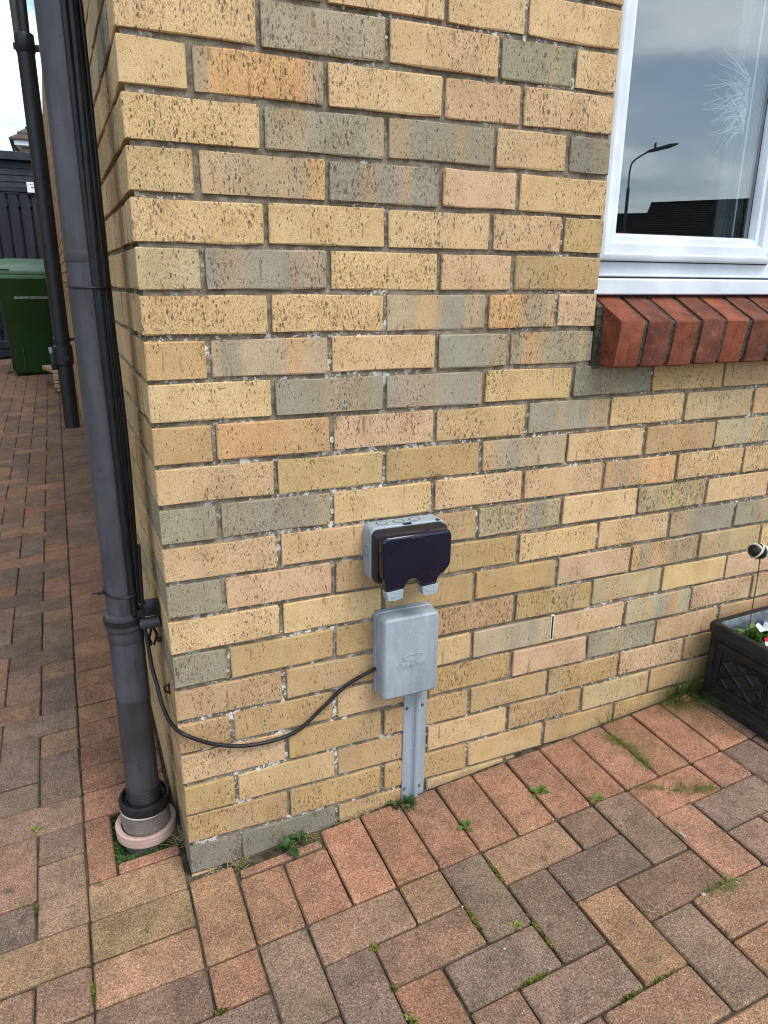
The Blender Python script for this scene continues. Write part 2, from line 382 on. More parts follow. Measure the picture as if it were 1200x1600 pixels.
    def mesh(s, name, mats, smooth=None):
        me = bpy.data.meshes.new(name); me.from_pydata(s.v, [], s.f)
        for m_ in (mats if isinstance(mats, (list, tuple)) else [mats]): me.materials.append(m_)
        if any(s.mi): me.polygons.foreach_set('material_index', s.mi)
        bm = bmesh.new(); bm.from_mesh(me); bmesh.ops.recalc_face_normals(bm, faces=bm.faces); bm.to_mesh(me); bm.free()
        if smooth is not None:
            me.polygons.foreach_set('use_smooth', [True] * len(me.polygons))
            if smooth < 179: me.set_sharp_from_angle(angle=R(smooth))
        me.update(); return me

def link(name, data, parent=None):
    o = bpy.data.objects.new(name, data); col.objects.link(o)
    if parent is not None:
        o.parent = parent; o.matrix_parent_inverse = Matrix.Translation(-wloc(parent))
    return o
LOC = {}
def wloc(o): return LOC.get(o, Vector((0, 0, 0)))
def tag(o, label=None, cat=None, group=None, kind=None):
    if label: o['label'] = label
    if cat: o['category'] = cat
    if group: o['group'] = group
    if kind: o['kind'] = kind
    return o
def thing(name, loc, label, cat, group=None):
    o = bpy.data.objects.new(name, None); col.objects.link(o); o.location = loc; o.empty_display_size = .05
    LOC[o] = Vector(loc)
    return tag(o, label, cat, group)
def part(name, mb, m, parent, smooth=35): return link(name, mb.mesh(name, m, smooth), parent)
def solo(name, mb, m, label, cat, group=None, smooth=35, kind=None): return tag(link(name, mb.mesh(name, m, smooth)), label, cat, group, kind)
def text_mesh(body, size, extrude, m, mtx):
    c = bpy.data.curves.new('lettering', 'FONT'); c.body = body; c.size = size; c.extrude = extrude; c.align_x = 'CENTER'; c.align_y = 'CENTER'
    c.resolution_u = 3
    o = bpy.data.objects.new('lettering', c); col.objects.link(o); bpy.context.view_layer.update()
    me = bpy.data.meshes.new_from_object(o.evaluated_get(bpy.context.evaluated_depsgraph_get()))
    bpy.data.objects.remove(o); me.transform(mtx); me.materials.clear(); me.materials.append(m); return me
rng = random.Random(7)

# ------------------------------------------------------------------ ground
def gz(x, y):
    return -.013 + (.093 if x > 0 else .06) * max(-4, min(4, x)) + .04 * max(0, min(11, y + .22))
def tilt(x, y):
    b = .093 if x > 0 else .06; c = .04 if y > -.22 else 0
    ex = Vector((1, 0, b)).normalized(); ey = Vector((0, 1, c)); n = ex.cross(ey).normalized(); ey = n.cross(ex)
    return Matrix(((ex.x, ey.x, n.x, 0), (ex.y, ey.y, n.y, 0), (ex.z, ey.z, n.z, 0), (0, 0, 0, 1)))
def sheet(xs, ys, fz):
    mb = MB(); nx = len(xs)
    mb.add([(x, y, fz(x, y)) for y in ys for x in xs], [(j * nx + i, j * nx + i + 1, (j + 1) * nx + i + 1, (j + 1) * nx + i) for j in range(len(ys) - 1) for i in range(nx - 1)])
    return mb
ground = tag(link('ground', sheet([-900, -60, -8, -4, 0, 4, 8, 60, 900], [-900, -60, -6, -.22, 3, 10.78, 14, 60, 900], lambda x, y: gz(x, y) - .08).mesh('ground', M['asphalt'])), kind='structure')
PM = .0985; X0 = -.0115; Y0 = -.2255
hx0, hx1, hy0, hy1 = X0 - 2 * PM + .062, X0 + .004, Y0 + 3 * PM + .034, Y0 + 5 * PM
xs = [-4, -2, -1, hx0 - .002, hx0, hx1, hx1 + .002, .5, 1, 2, 4]; ys = [-3.2, -1.5, -.22, hy0 - .002, hy0, hy1, hy1 + .002, .6, 2, 5, 9.4]
paving = tag(link('paving', sheet(xs, ys, lambda x, y: gz(x, y) - (.032 if hx0 <= x <= hx1 and hy0 <= y <= hy1 else .0085)).mesh('paving', M['soil'])), kind='structure')

PC = dict(g=(.208, .150, .115), d=(.182, .133, .106), t=(.25, .165, .108), r=(.30, .168, .11), o=(.288, .174, .108), b=(.228, .153, .110), y=(.272, .190, .113))
def paver_mesh(L, W, seed, H=.05, ch=.0036):
    rg = random.Random(seed); mb = MB(); j = lambda a: rg.uniform(-a, a)
    def ring(l, w_, z, a):
        k = .004
        pts = [(-l + k, -w_, z), (l - k, -w_, z), (l, -w_ + k, z), (l, w_ - k, z), (l - k, w_, z), (-l + k, w_, z), (-l, w_ - k, z), (-l, -w_ + k, z)]
        return [(x + j(a), y + j(a), z_ + (j(a * .4) if z < 0 else 0)) for x, y, z_ in pts]
    a = ring(L / 2, W / 2, -H, 0); b = ring(L / 2, W / 2, -ch, .0009); c = ring(L / 2 - ch * .8, W / 2 - ch * .8, 0, .0012)
    n = 8; vs = a + b + c
    fs = [(r * n + i, r * n + (i + 1) % n, (r + 1) * n + (i + 1) % n, (r + 1) * n + i) for r in (0, 1) for i in range(n)] + [tuple(range(2 * n, 3 * n))]
    mb.add(vs, fs); return mb
cells = []   # (cx, cy, len_x, len_y, colour key)
override = {(2, 0): 'b', (4, 0): 't', (1, 0): 'g', (5, 0): 'd', (3, 1): 't', (2, 1): 'g', (7, 1): 'd', (7, 2): 'o', (8, 2): 'b', (8, 3): 'g', (-2, 0): 'b', (6, 1): 'd', (6, 0): 't',
            (8, 0): 'b', (9, 0): 'g', (10, 0): 'r', (10, 1): 'o', (4, 2): 'g', (3, 2): 'r', (5, 2): 'g', (4, 3): 'b', (5, 3): 'g', (0, 0): 'r', (-1, 1): 'g', (9, 3): 't', (12, 0): 'r', (6, 4): 't', (6, 3): 'g',
            (-4, -2): 't', (-3, -1): 'b', (-3, -4): 'b', (-3, -5): 'd', (-4, -6): 'b', (-3, -8): 'd', (-3, -9): 'b', (-4, -10): 'd', (-4, -8): 'r', (-3, -12): 'd', (-3, -13): 't', (-4, -12): 'd', (11, 1): 'd', (10, 3): 't', (11, 0): 'r'}
imin, imax, jmin, jmax = -30, 36, -96, 26
def infield(i, j): return j >= 0 or i <= -3
for i in range(imin, imax):
    for j in range(jmin, jmax):
        if not infield(i, j): continue
        d = (i - j) % 4; rg = random.Random(i * 1009 + j * 31 + 5)
        key = override.get((i, j)) or rg.choices('gdtrbo', (30, 22, 16, 8, 22, 7))[0]
        xa, xb, ya, yb = i, i + 1, j, j + 1
        if d == 2 and infield(i + 1, j): xb = i + 2
        elif d == 3 and infield(i - 1, j): continue
        elif d == 1 and infield(i, j + 1): yb = j + 2
        elif d == 0 and infield(i, j - 1): continue
        cells.append((X0 + PM * (xa + xb) / 2, Y0 - PM * (ya + yb) / 2, PM * (xb - xa), PM * (yb - ya), key))
for i in range(0, 36):   # soldier course along the front wall
    rg = random.Random(i + 900)
    key = 'oorrrrrrrrrrrrb'[i] if i < 15 else 'r'
    cells.append((X0 + PM * (i + .5), Y0 + PM + .009, PM, 2 * PM + .018, key))
    if i in (1, 2): cells[-1] = (cells[-1][0], Y0 + PM - .015, PM, 2 * PM - .03, key)
cells.append((X0 + PM * 2.0, -.043, PM * 1.9, .024, 'o'))
for j in range(1, 90):    # soldier course along the side wall
    if j in (4, 5): continue
    key = 'y' if j in (2, 3) else 'o' if j == 1 else 'r' if j < 24 else 'b'
    cells.append((X0 - PM, Y0 + PM * (j - .5), 2 * PM, PM, key))
cells.append((X0 - 2 * PM + .030, Y0 + PM * 4, .060, PM * 2, 'r'))
cells.append((X0 - PM + .031, Y0 + PM * 3 + .016, 2 * PM - .064, .032, 'r'))
near = []; far = []
for c in cells:
    p = pixel((c[0], c[1], gz(c[0], c[1])))
    vis = p is not None and -60 < p[0] < 1260 and 560 < p[1] < 1680 and not (c[0] > .0 and c[1] > 0) and (Vector((c[0], c[1], 0)) - CAM).dot(FWD) > .3
    (near if vis else far).append(c)
near.sort(key=lambda c: (c[0] - CAM.x) ** 2 + (c[1] - CAM.y) ** 2)
far += near[297:]; near = near[:297]
cache = {}
for k, (cx, cy_, lx, ly, key) in enumerate(near):
    rg = random.Random(k + 77); flip = ly > lx; L, W = (ly, lx) if flip else (lx, ly)
    kk = (round(L, 3), round(W, 3), k % 5)
    if kk not in cache: cache[kk] = paver_mesh(L - .0040, W - .0040, hash(kk) % 1000).mesh('paver', M['paver'], 20)
    o = link('paver', cache[kk], paving)
    o.matrix_basis = Matrix.Translation((cx, cy_, gz(cx, cy_) + rg.uniform(-.0015, .0015))) @ tilt(cx, cy_) @ Matrix.Rotation(rg.gauss(0, .004), 4, 'X') @ Matrix.Rotation(rg.gauss(0, .004), 4, 'Y') @ Matrix.Rotation((math.pi / 2 if flip else 0) + rg.gauss(0, .006) + (math.pi if k % 2 else 0), 4, 'Z')
    b = PC[key]; f = rg.uniform(.86, 1.14); o.color = (b[0] * f, b[1] * f * rg.uniform(.96, 1.04), b[2] * f * rg.uniform(.94, 1.06), 1)
mb = MB()
for k, (cx, cy_, lx, ly, key) in enumerate(far):
    if cx > .05 and cy_ > .05: continue
    T = tilt(cx, cy_); l, w_ = lx / 2 - .0018, ly / 2 - .0018; q = .004; rg = random.Random(k); dz = rg.uniform(-.0015, .0015)
    pts = [(-l, -w_, -.02), (l, -w_, -.02), (l, w_, -.02), (-l, w_, -.02), (-l, -w_, -q), (l, -w_, -q), (l, w_, -q), (-l, w_, -q), (-l + q, -w_ + q, 0), (l - q, -w_ + q, 0), (l - q, w_ - q, 0), (-l + q, w_ - q, 0)]
    mb.add([Vector((cx, cy_, gz(cx, cy_) + dz)) + T.to_3x3() @ Vector(p) for p in pts], [(r * 4 + i, r * 4 + (i + 1) % 4, r * 4 + 4 + (i + 1) % 4, r * 4 + 4 + i) for r in (0, 1) for i in range(4)] + [(8, 9, 10, 11)])
tag(link('paver_field', mb.mesh('paver_field', M['paver_far']), paving), kind='stuff')

# ------------------------------------------------------------------ the house
house = thing('brick_house', (0, 0, 0), 'buff brick house with a white framed window above a red brick sill', 'house')
YAWS = R(.6)                                   # the side wall is a touch off square
SROT = Matrix.Rotation(YAWS, 4, 'Z')
ROWS = 30                                      # courses counted up from 0 at the ground
WX = .94; ZS = 1.052; WZ1 = 2.32; WX2 = 2.16
mb = MB()
mb.box(.012, WX - .004, .016, .097, -.2, 2.62)
mb.box(WX - .004, WX2, .0161, .097, -.2, ZS - .02); mb.box(WX2, 3.4, .016, .097, -.2, 2.62); mb.box(WX - .004, WX2, .0161, .097, WZ1, 2.62)
GS = .0055; nx_ = int(1.80 / GS); nz_ = int(1.92 / GS); vs = []     # hand-struck mortar face, uneven in depth
for b in range(nz_ + 1):
    for a in range(nx_ + 1):
        x, z = .0075 + a * GS, -.12 + b * GS
        d = mnoise.noise(Vector((x * 9, 3.1, z * 22))) * .0035 + mnoise.noise(Vector((x * 55, 9.7, z * 80))) * .0022 + mnoise.noise(Vector((x * 170, 1.7, z * 170))) * .0010
        vs.append((x, max(.0015, .0056 + d), z))
fs = []
for b in range(nz_):
    for a in range(nx_):
        x, z = .0075 + (a + 1) * GS, -.12 + (b + .5) * GS
        if x > WX - .003 and z > ZS - .02: continue
        i0 = b * (nx_ + 1) + a; fs.append((i0, i0 + 1, i0 + nx_ + 2, i0 + nx_ + 1))
mb.add(vs, fs)
front = part('front_wall', mb, M['mortar'], house, None)
mb = MB(); mb.box(.0075, .097, .0985, 8.0, -.2, 2.62)
mb.v = [tuple(SROT @ Vector(p)) for p in mb.v]
sidew = part('side_wall', mb, M['mortar'], house, None)

BC = dict(Y=((.605, .43, .225), .10), y=((.53, .375, .192), .12), P=((.565, .39, .228), .08), G=((.315, .285, .205), .5), D=((.24, .22, .168), .2), O=((.60, .38, .18), .9), o=((.54, .345, .168), .15),
          B=((.44, .355, .22), .85), T=((.475, .325, .16), .18), K=((.22, .205, .175), .05), V=((.50, .39, .21), .45))
def brick_mesh(L, D, H, seed):
    rg = random.Random(seed); ch = .0015; mb = MB(); st = [-L / 2, -L / 2 + .002, -L / 2 + L * .3, L / 2 - L * .3, L / 2 - .002, L / 2]; vs = []
    for k, x in enumerate(st):
        ch = rg.uniform(.0007, .0022); e = ch if k in (0, 5) else 0; y0, y1, z0, z1 = -D / 2 + e, D / 2 - e, -H / 2 + e, H / 2 - e
        for (y, z) in ((y0 + ch, z0), (y1 - ch, z0), (y1, z0 + ch), (y1, z1 - ch), (y1 - ch, z1), (y0 + ch, z1), (y0, z1 - ch), (y0, z0 + ch)):
            vs.append((x + rg.uniform(-.0008, .0008), y + rg.uniform(-.00025, .00025), z + rg.uniform(-.0015, .0015)))
    n = 8; fs = [(i * n + k, i * n + (k + 1) % n, (i + 1) * n + (k + 1) % n, (i + 1) * n + k) for i in range(5) for k in range(n)] + [tuple(range(n)), tuple(range(5 * n, 6 * n))]
    mb.add(vs, fs); return mb
bcache = {}
def brick_data(L, k):
    kk = (round(L, 3), k)
    if kk not in bcache: bcache[kk] = brick_mesh(L, .1025, .065, int(L * 1000) * 7 + k).mesh('brick', M['brick'], None)
    return bcache[kk]
stuff_front = MB(); stuff_side = MB()
def put_brick(wall, x, y, z, L, along_y, key, seen, seed):
    rg = random.Random(seed); c, a = BC[key]
    mtx = Matrix.Translation((x + rg.uniform(-.0008, .0008), y + rg.gauss(0, .0010), z + rg.uniform(-.0012, .0012))) @ Matrix.Rotation(rg.gauss(0, .003), 4, 'Y') @ Matrix.Rotation((math.pi / 2 if along_y else 0) + rg.gauss(0, .003), 4, 'Z')
    if wall is sidew: mtx = SROT @ mtx
    if not seen:
        tgt = stuff_front if wall is front else stuff_side
        src = brick_data(L, seed % 4); tgt.add([mtx @ v.co for v in src.vertices], [p.vertices[:] for p in src.polygons]); return
    o = link('brick', brick_data(L, seed % 5), wall); o.matrix_basis = mtx
    f = rg.uniform(.94, 1.05); o.color = (c[0] * f, c[1] * f * rg.uniform(.97, 1.03), c[2] * f * rg.uniform(.93, 1.07), a * rg.uniform(.6, 1.0))
# colours read off the photograph, row by row from the top visible course (A) to the ground (V)
KEYS = {23: 'YYYYY', 22: 'YYYYY', 21: 'YBYGY', 20: 'YOYPY', 19: 'YGGyD', 18: 'yOGPY', 17: 'YYYPT', 16: 'VGYPT', 15: 'YYBOP', 14: 'oBYGB', 13: 'YGGYDTT', 12: 'ToPyGYVT', 11: 'PyTBYTB', 10: 'GGYYPOYP',
        9: 'PPTBYVYY', 8: 'GPTTYYGG', 7: 'YYTTPOVY', 6: 'GTTTTVYP', 5: 'TTyBPBPP', 4: 'TTPTPGPT', 3: 'PTTTTPTT', 2: 'TyTPTVTT', 1: 'TTTyTTTT', 0: 'KKTTTTTT'}  # darker tan of the lower rows takes in their weaker ambient light
def seenpix(pts):
    for p in pts:
        q = pixel(p)
        if q and -8 < q[0] < 1208 and -8 < q[1] < 1608: return True
    return False
for r in range(-2, ROWS + 4):
    z0 = .075 * r; zc = z0 + .0325; stretch = (r % 2 == 1)       # courses with a stretcher at the corner of the front
    # split the row on the front wall into pieces
    first = .215 if stretch else .1025
    xs_ = [(0, first)]; x = first + .01
    while x < 3.3: xs_.append((x, x + .215)); x += .225
    pieces = []
    inwin = z0 > ZS - .02 and z0 < WZ1 - .02
    for a, b in xs_:
        if inwin:
            if a >= WX2: pieces.append((a, b)); continue
            if stretch:
                if abs(a - .675) < .01: pieces += [(.675, .833), (.843, WX)]; continue
            else:
                if abs(a - .5625) < .01: pieces += [(.5625, .72), (.73, WX)]; continue
            if a > (.6 if not stretch else .7): continue
        if z0 > ZS - .09 and z0 < ZS - .02 and 0: continue
        pieces.append((a, b))
    for n_, (a, b) in enumerate(pieces):
        ks = KEYS.get(r, 'YyPYT'); key = ks[n_ % len(ks)] if n_ < len(ks) else random.Random(r * 50 + n_).choice('YyPTGVY')
        corner = n_ == 0
        seen = r >= 0 and seenpix([(a, 0, z0), (b, 0, z0), (a, 0, z0 + .065), (b, 0, z0 + .065)]) and z0 + .065 > gz(b, -.02) + .004
        if corner and not stretch: put_brick(front, .05125, .1075, zc, .215, True, key, seen, r * 101 + n_)
        else: put_brick(front, (a + b) / 2, .05125, zc, b - a, False, key, seen, r * 101 + n_)
    # side wall: the corner brick is already there
    y = .1125 if stretch else .225
    n_ = 0
    while y < 7.9:
        L = .215
        key = random.Random(r * 331 + n_ * 7).choices('YyPTVGO', (28, 22, 14, 18, 8, 7, 3))[0]
        vis = -.05 < z0 < 1.95 and y < 1.15 and seenpix([(0, y, z0), (0, y + L, z0), (0, y, z0 + .065)])
        put_brick(sidew, .05125, y + L / 2, zc, L, True, key, vis, r * 577 + n_ + 9)
        y += .225; n_ += 1
tag(part('brickwork', stuff_front, M['brick_far'], front, 25), kind='stuff')
tag(part('brickwork', stuff_side, M['brick_far'], sidew, 25), kind='stuff')

# dim room behind the window
mb = MB(); mb.box(.12, 3.3, .13, 3.4, .25, 2.5)
mb.f = [f for f in mb.f if f != (0, 1, 5, 4)]; mb.mi = [0] * len(mb.f)
part('room_lining', mb, M['room'], house, None)
mb = MB(); mb.box(.02, 3.39, .099, 7.9, 2.53, 2.61); part('ceiling', mb, M['room'], house, None)
mb = MB(); mb.box(.10, WX + .01, .0985, .13, .2, 2.5); mb.box(WX + .01, WX2, .0985, .13, .2, 1.18); mb.box(WX2, 3.3, .0985, .13, .2, 2.5); mb.box(WX + .01, WX2, .0985, .13, WZ1, 2.5)
part('plaster_reveal', mb, M['room'], house, None)

# window sill of special bricks on edge
sill = part('window_sill', MB().box(WX - .002, 2.17, .012, .10, ZS - .013, ZS + .085), M['mortar'], house, None)
mb = MB(); mb.prism([(-.046, 1.048), (.03, 1.052), (.03, 1.166), (-.046, 1.130)], lambda p: (WX + .001, p[0] + .07, p[1] - .02), lambda p: (WX + .017, p[0] + .07, p[1] - .02))
prof = [(-.049, 1.042), (-.062, 1.135), (-.060, 1.1385), (-.056, 1.1400), (.075, 1.208), (.075, 1.05), (-.044, 1.039)]
for k in range(16):
    rg = random.Random(k + 40); xa = .959 + k * .0772; xb = xa + .0650 + rg.uniform(-.001, .001); dz = rg.uniform(-.0012, .0012); dy = rg.uniform(-.0015, .0015)
    bm = bmesh.new(); lo = [bm.verts.new((xa, p[0] + dy, p[1] + dz)) for p in prof]; hi = [bm.verts.new((xb, p[0] + dy, p[1] + dz)) for p in prof]; n = len(prof)
    bm.faces.new(lo[::-1]); bm.faces.new(hi)
    for i in range(n): bm.faces.new((lo[i], lo[(i + 1) % n], hi[(i + 1) % n], hi[i]))
    bmesh.ops.recalc_face_normals(bm, faces=bm.faces)
    es = [e for e in bm.edges if abs((e.verts[0].co - e.verts[1].co).x) < 1e-5 and e.verts[0].co.y < .06]
    bmesh.ops.bevel(bm, geom=es, offset=.0016, segments=1, profile=.5, affect='EDGES')
    for v in bm.verts: v.co += Vector((rg.uniform(-.0007, .0007), rg.uniform(-.0005, .0005), rg.uniform(-.0007, .0007)))
    bm.verts.index_update()
    mm = MB(); mm.add([v.co[:] for v in bm.verts], [[v.index for v in f.verts] for f in bm.faces]); bm.free()
    part('sill_brick', mm, M['sill'], sill, 40)
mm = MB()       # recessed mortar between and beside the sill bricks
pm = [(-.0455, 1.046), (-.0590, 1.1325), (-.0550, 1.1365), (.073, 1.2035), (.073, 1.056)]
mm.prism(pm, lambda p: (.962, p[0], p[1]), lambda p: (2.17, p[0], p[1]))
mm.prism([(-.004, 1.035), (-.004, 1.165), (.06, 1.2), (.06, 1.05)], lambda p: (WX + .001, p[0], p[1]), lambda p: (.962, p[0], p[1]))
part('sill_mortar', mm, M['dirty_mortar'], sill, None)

# window
win = link('window', MB().box(.962, 2.14, .062, .098, 1.19, 2.30).mesh('window_back', M['gasket']), house)
bpy.data.objects.remove(win)
win = thing('window', (1.55, .05, 1.2), None, None); win.parent = house; 
def frame_ring(mb, x0, x1, z0, z1, wd, prof):
    # prof: list of (inset, y) swept round a rectangle with mitred corners
    n = len(prof); vs = []
    for (sx_, sz_) in ((0, 0), (1, 0), (1, 1), (0, 1)):
        for ins, y in prof:
            vs.append((x0 + ins if sx_ == 0 else x1 - ins, y, z0 + ins if sz_ == 0 else z1 - ins))
    fs = []
    for c in range(4):
        d = (c + 1) % 4
        for i in range(n - 1): fs.append((c * n + i, c * n + i + 1, d * n + i + 1, d * n + i))
    mb.add(vs, fs); return mb
SX0, SX1, SZ0, SZ1 = .958, 1.480, 1.262, 2.28
mb = MB()
frame_ring(mb, .935, 2.165, 1.226, 2.325, .03, [(0, .095), (0, .046), (.012, .046), (.020, .044), (.040, .044), (.046, .050), (.046, .095)])
mb.rbox(1.472, 1.512, .0445, .094, 1.262, 2.29, .003)
part('frame', mb, M['upvc'], win, 30)
mb = MB(); frame_ring(mb, SX0, SX1, SZ0, SZ1, .05, [(0, .060), (0, .034), (.003, .0285), (.009, .026), (.013, .0262), (.0155, .030), (.018, .0305), (.035, .0315), (.039, .036), (.0405, .040), (.050, .0415), (.056, .050), (.058, .058), (.058, .07)])
part('sash', mb, M['upvc'], win, 28)
mb = MB(); frame_ring(mb, 1.504, 2.13, SZ0, SZ1, .05, [(0, .060), (0, .034), (.003, .0285), (.009, .026), (.013, .0262), (.0155, .030), (.018, .0305), (.035, .0315), (.039, .036), (.0405, .040), (.050, .0415), (.056, .050), (.058, .058), (.058, .07)])
part('sash', mb, M['upvc'], win, 28)
for a, b in ((SX0 + .056, SX1 - .056), (1.56, 2.074)):
    part('pane', MB().box(a, b, .0585, .0615, SZ0 + .056, SZ1 - .056), M['glass'], win, None)
    mb = MB(); frame_ring(mb, a - .003, b + .003, SZ0 + .053, SZ1 - .053, .004, [(.003, .0575), (.0065, .0573), (.0065, .0584)]); part('gasket', mb, M['gasket'], win, None)
mb = MB(); cl = [(.022, 1.190), (.018, 1.193), (.018, 1.221), (.021, 1.2245), (.046, 1.2275), (.095, 1.2275), (.095, 1.190)]
mb.prism(cl, lambda p: (WX + .0015, p[0], p[1]), lambda p: (2.158, p[0], p[1])); mb.rbox(WX + .002, 2.157, .030, .05, 1.2285, 1.2345, .0015)
part('cill', mb, M['upvc'], win, 30)
mb = MB(); mb.box(WX + .002, 2.157, .036, .094, 1.180, 1.1895); part('cill_shadow_strip', mb, M['gasket'], win, None)  # black strip standing in for the shadow under the cill

mb = MB(); frame_ring(mb, SX0 - .0022, SX1 + .0022, SZ0 - .0024, SZ1 + .0024, .003, [(0, .0425), (.0024, .0425), (.0024, .050)]); part('seal', mb, M['gasket'], win, None)
mb = MB(); mb.box(WX + .003, 2.156, .0285, .032, 1.2276, 1.2286); part('cill_joint', mb, M['gasket'], win, None)
# curtain and feathery ornament behind the glass
mb = MB(); n = 46; vs = []
for i in range(n):
    x = 1.425 + .085 * i / (n - 1); y = .165 + .012 * math.sin(i * .75) + .004 * math.sin(i * 1.9)
    vs += [(x, y, 1.2), (x - .006, y, 2.3)]
mb.add(vs, [(2 * i, 2 * i + 2, 2 * i + 3, 2 * i + 1) for i in range(n - 1)])
solo('curtain', mb, M['curtain'], 'pale curtain hanging inside the window at its right side', 'curtain', smooth=180)
mb = MB(); rg = random.Random(3); c0 = Vector((1.335, .085, 1.66))
for k in range(0, 120, 2):
    c0 = Vector((1.388, .085, 1.665 - .12 * (k / 120)))
    a = R(rg.uniform(95, 250) - k * .25 + 10); d = Vector((math.cos(a), rg.uniform(-.1, .6), math.sin(a)))
    l_ = rg.uniform(.05, .105); mb.tube([c0, c0 + d * l_ * .5, c0 + d * l_ + Vector((0, 0, -.01))], [.0009, .0007, .0004], 4)
mb.tube([(1.400, .085, 1.95), (1.400, .085, 1.60), (1.399, .085, 1.5), (1.400, .085, 1.30)], .0022, 5)
solo('feather_ornament', mb, M['white_petal'], 'white feathery spiked ornament hanging inside the window glass', 'ornament')

# ------------------------------------------------------------------ soil pipe and drain
PX, PY = -.0718, .185
sp_ = thing('soil_pipe', (PX, PY, .0), 'wide weathered grey soil pipe standing at the house corner in a pink drain collar', 'pipe')
part('pipe', MB().lathe((PX, PY, 0), [(.034, .03), (.0358, .035), (.0358, .12), (.0358, .345), (.0366, .347), (.0366, .356), (.0358, .358), (.0358, .52), (.0325, .54), (.0325, 2.6)], 48), M['pipe'], sp_, 30)
part('socket', MB().lathe((PX, PY, 0), [(.0359, .486), (.0372, .490), (.0378, .498), (.0372, .503), (.0368, .508), (.0368, .513), (.0398, .517), (.0404, .523), (.0404, .545), (.0396, .549), (.0370, .551), (.0326, .552)], 48), M['pipe'], sp_, 30)
part('socket_lip', MB().lathe((PX, PY, 0), [(.0324, 1.243), (.0332, 1.2455), (.0332, 1.262), (.0324, 1.2645)], 48), M['pipe'], sp_, 30)
mb = MB()
mb.lathe((PX, PY, 0), [(.0402, .528), (.0418, .529), (.0418, .541), (.0402, .542)], 48)
mb.tube([(PX + .025, PY - .03, .555), (-.014, .148, .560)], .0105, 4); mb.rbox(-.034, -.0035, .130, .160, .553, .581, .003)
part('bracket', mb, M['pipe_black'], sp_, 30)
mb = MB(); mb.tube([(-.040, .148, .530), (-.022, .142, .534), (-.004, .139, .537)], .0125, 14); part('bracket_arm', mb, M['pipe'], sp_, 40)
part('rubber_seal', MB().lathe((PX + .001, PY, 0), [(.0358, .068), (.040, .085), (.043, .086), (.0465, .080), (.050, .091), (.0535, .092), (.0565, .086), (.0565, .070), (.054, .062), (.050, .060)], 48), M['rubber'], sp_, 40)
mb = MB()
for k in range(4): mb.lathe((PX, PY, 0), [(.0357, .088 + k * .008), (.0385, .090 + k * .008), (.0357, .094 + k * .008)], 40)
part('seal_rib', mb, M['rubber'], sp_, 40)
part('drain_spigot', MB().lathe((PX, PY, 0), [(.050, .064), (.0535, .064), (.0535, .0605), (.0525, .056), (.054, .016)], 48), M['drain_grey'], sp_, 35)
part('spigot_rim', MB().lathe((PX, PY, 0), [(.0495, .0645), (.0530, .0662), (.0548, .065), (.0548, .0615), (.0538, .0605)], 48), M['white_plastic'], sp_, 50)
part('drain_collar', MB().lathe((PX - .002, PY - .003, 0), [(.0545, .020), (.0600, .0235), (.0650, .0235), (.0672, .0215), (.0672, .0150), (.0655, .0135), (.0655, .0125), (.0668, .0110), (.0668, -.002), (.0650, -.004), (.054, -.004)], 48), M['drain_pink'], sp_, 35)
part('drain_socket', MB().lathe((PX, PY, 0), [(.0585, -.003), (.0575, -.04), (.0565, -.08)], 48), M['drain_grey'], sp_, 40)

# cables strapped to the pipe
for k in range(7):
    rg = random.Random(k + 11); pts = []
    ang = R(-66 + k * 7); rad = .0325 + .0046 + (.0035 if k % 2 else 0); cr = (.0052, .0062, .0048, .0058, .0052, .0046, .006)[k]
    zb = .545 + .01 * k
    for i in range(26):
        z = zb + (2.58 - zb) * (i / 25) ** 1.15; slack = math.sin(min(1, max(0, (z - .62) / .58)) * math.pi) if z < 1.2 else .25 * math.sin((z - 1.2) * 6)
        a = ang + .10 * math.sin(z * 3.1 + k * 1.7) + (.10 * slack if k > 4 else 0); rr = rad + .0025 * slack * (k % 3)
        pts.append((PX + rr * math.cos(a), PY + rr * math.sin(a), z))
    lab = ['thickest black cable on the front of the grey soil pipe', 'black cable lying second from the front on the grey soil pipe', 'thin black cable third from the front on the grey soil pipe', 'black cable in the middle of the bundle on the grey soil pipe',
           'slack black cable bowing off the grey soil pipe', 'thin slack black cable between grey soil pipe and brick wall', 'hindmost black cable of the bundle nearest the brick side wall'][k]
    solo('cable', MB().tube(pts, cr, 9), M['cable'], lab, 'cable', 'black cables strapped to the soil pipe', 60)
for z, lab in ((1.204, 'black cable tie round the soil pipe at window sill height'), (.602, 'black cable tie with cut tail round the soil pipe above its bracket')):
    mb = MB(); pts = []
    for i in range(41):
        a = R(-180 + i * 9); b = .0348 + .0125 * max(0, math.cos(a - R(-62))) ** 1.2
        pts.append((PX + b * math.cos(a), PY + b * math.sin(a), z + .004 * math.sin(a)))
    mb.tube(pts, .0022, 6, False)
    if z < 1: mb.rbox(PX - .046, PX - .034, PY - .012, PY - .006, z - .003, z + .003, .001); mb.tube([(PX - .044, PY - .009, z), (PX - .056, PY - .011, z + .002)], .0013, 5)
    solo('cable_tie', mb, M['black_plastic'], lab, 'cable tie', 'cable ties on the soil pipe')
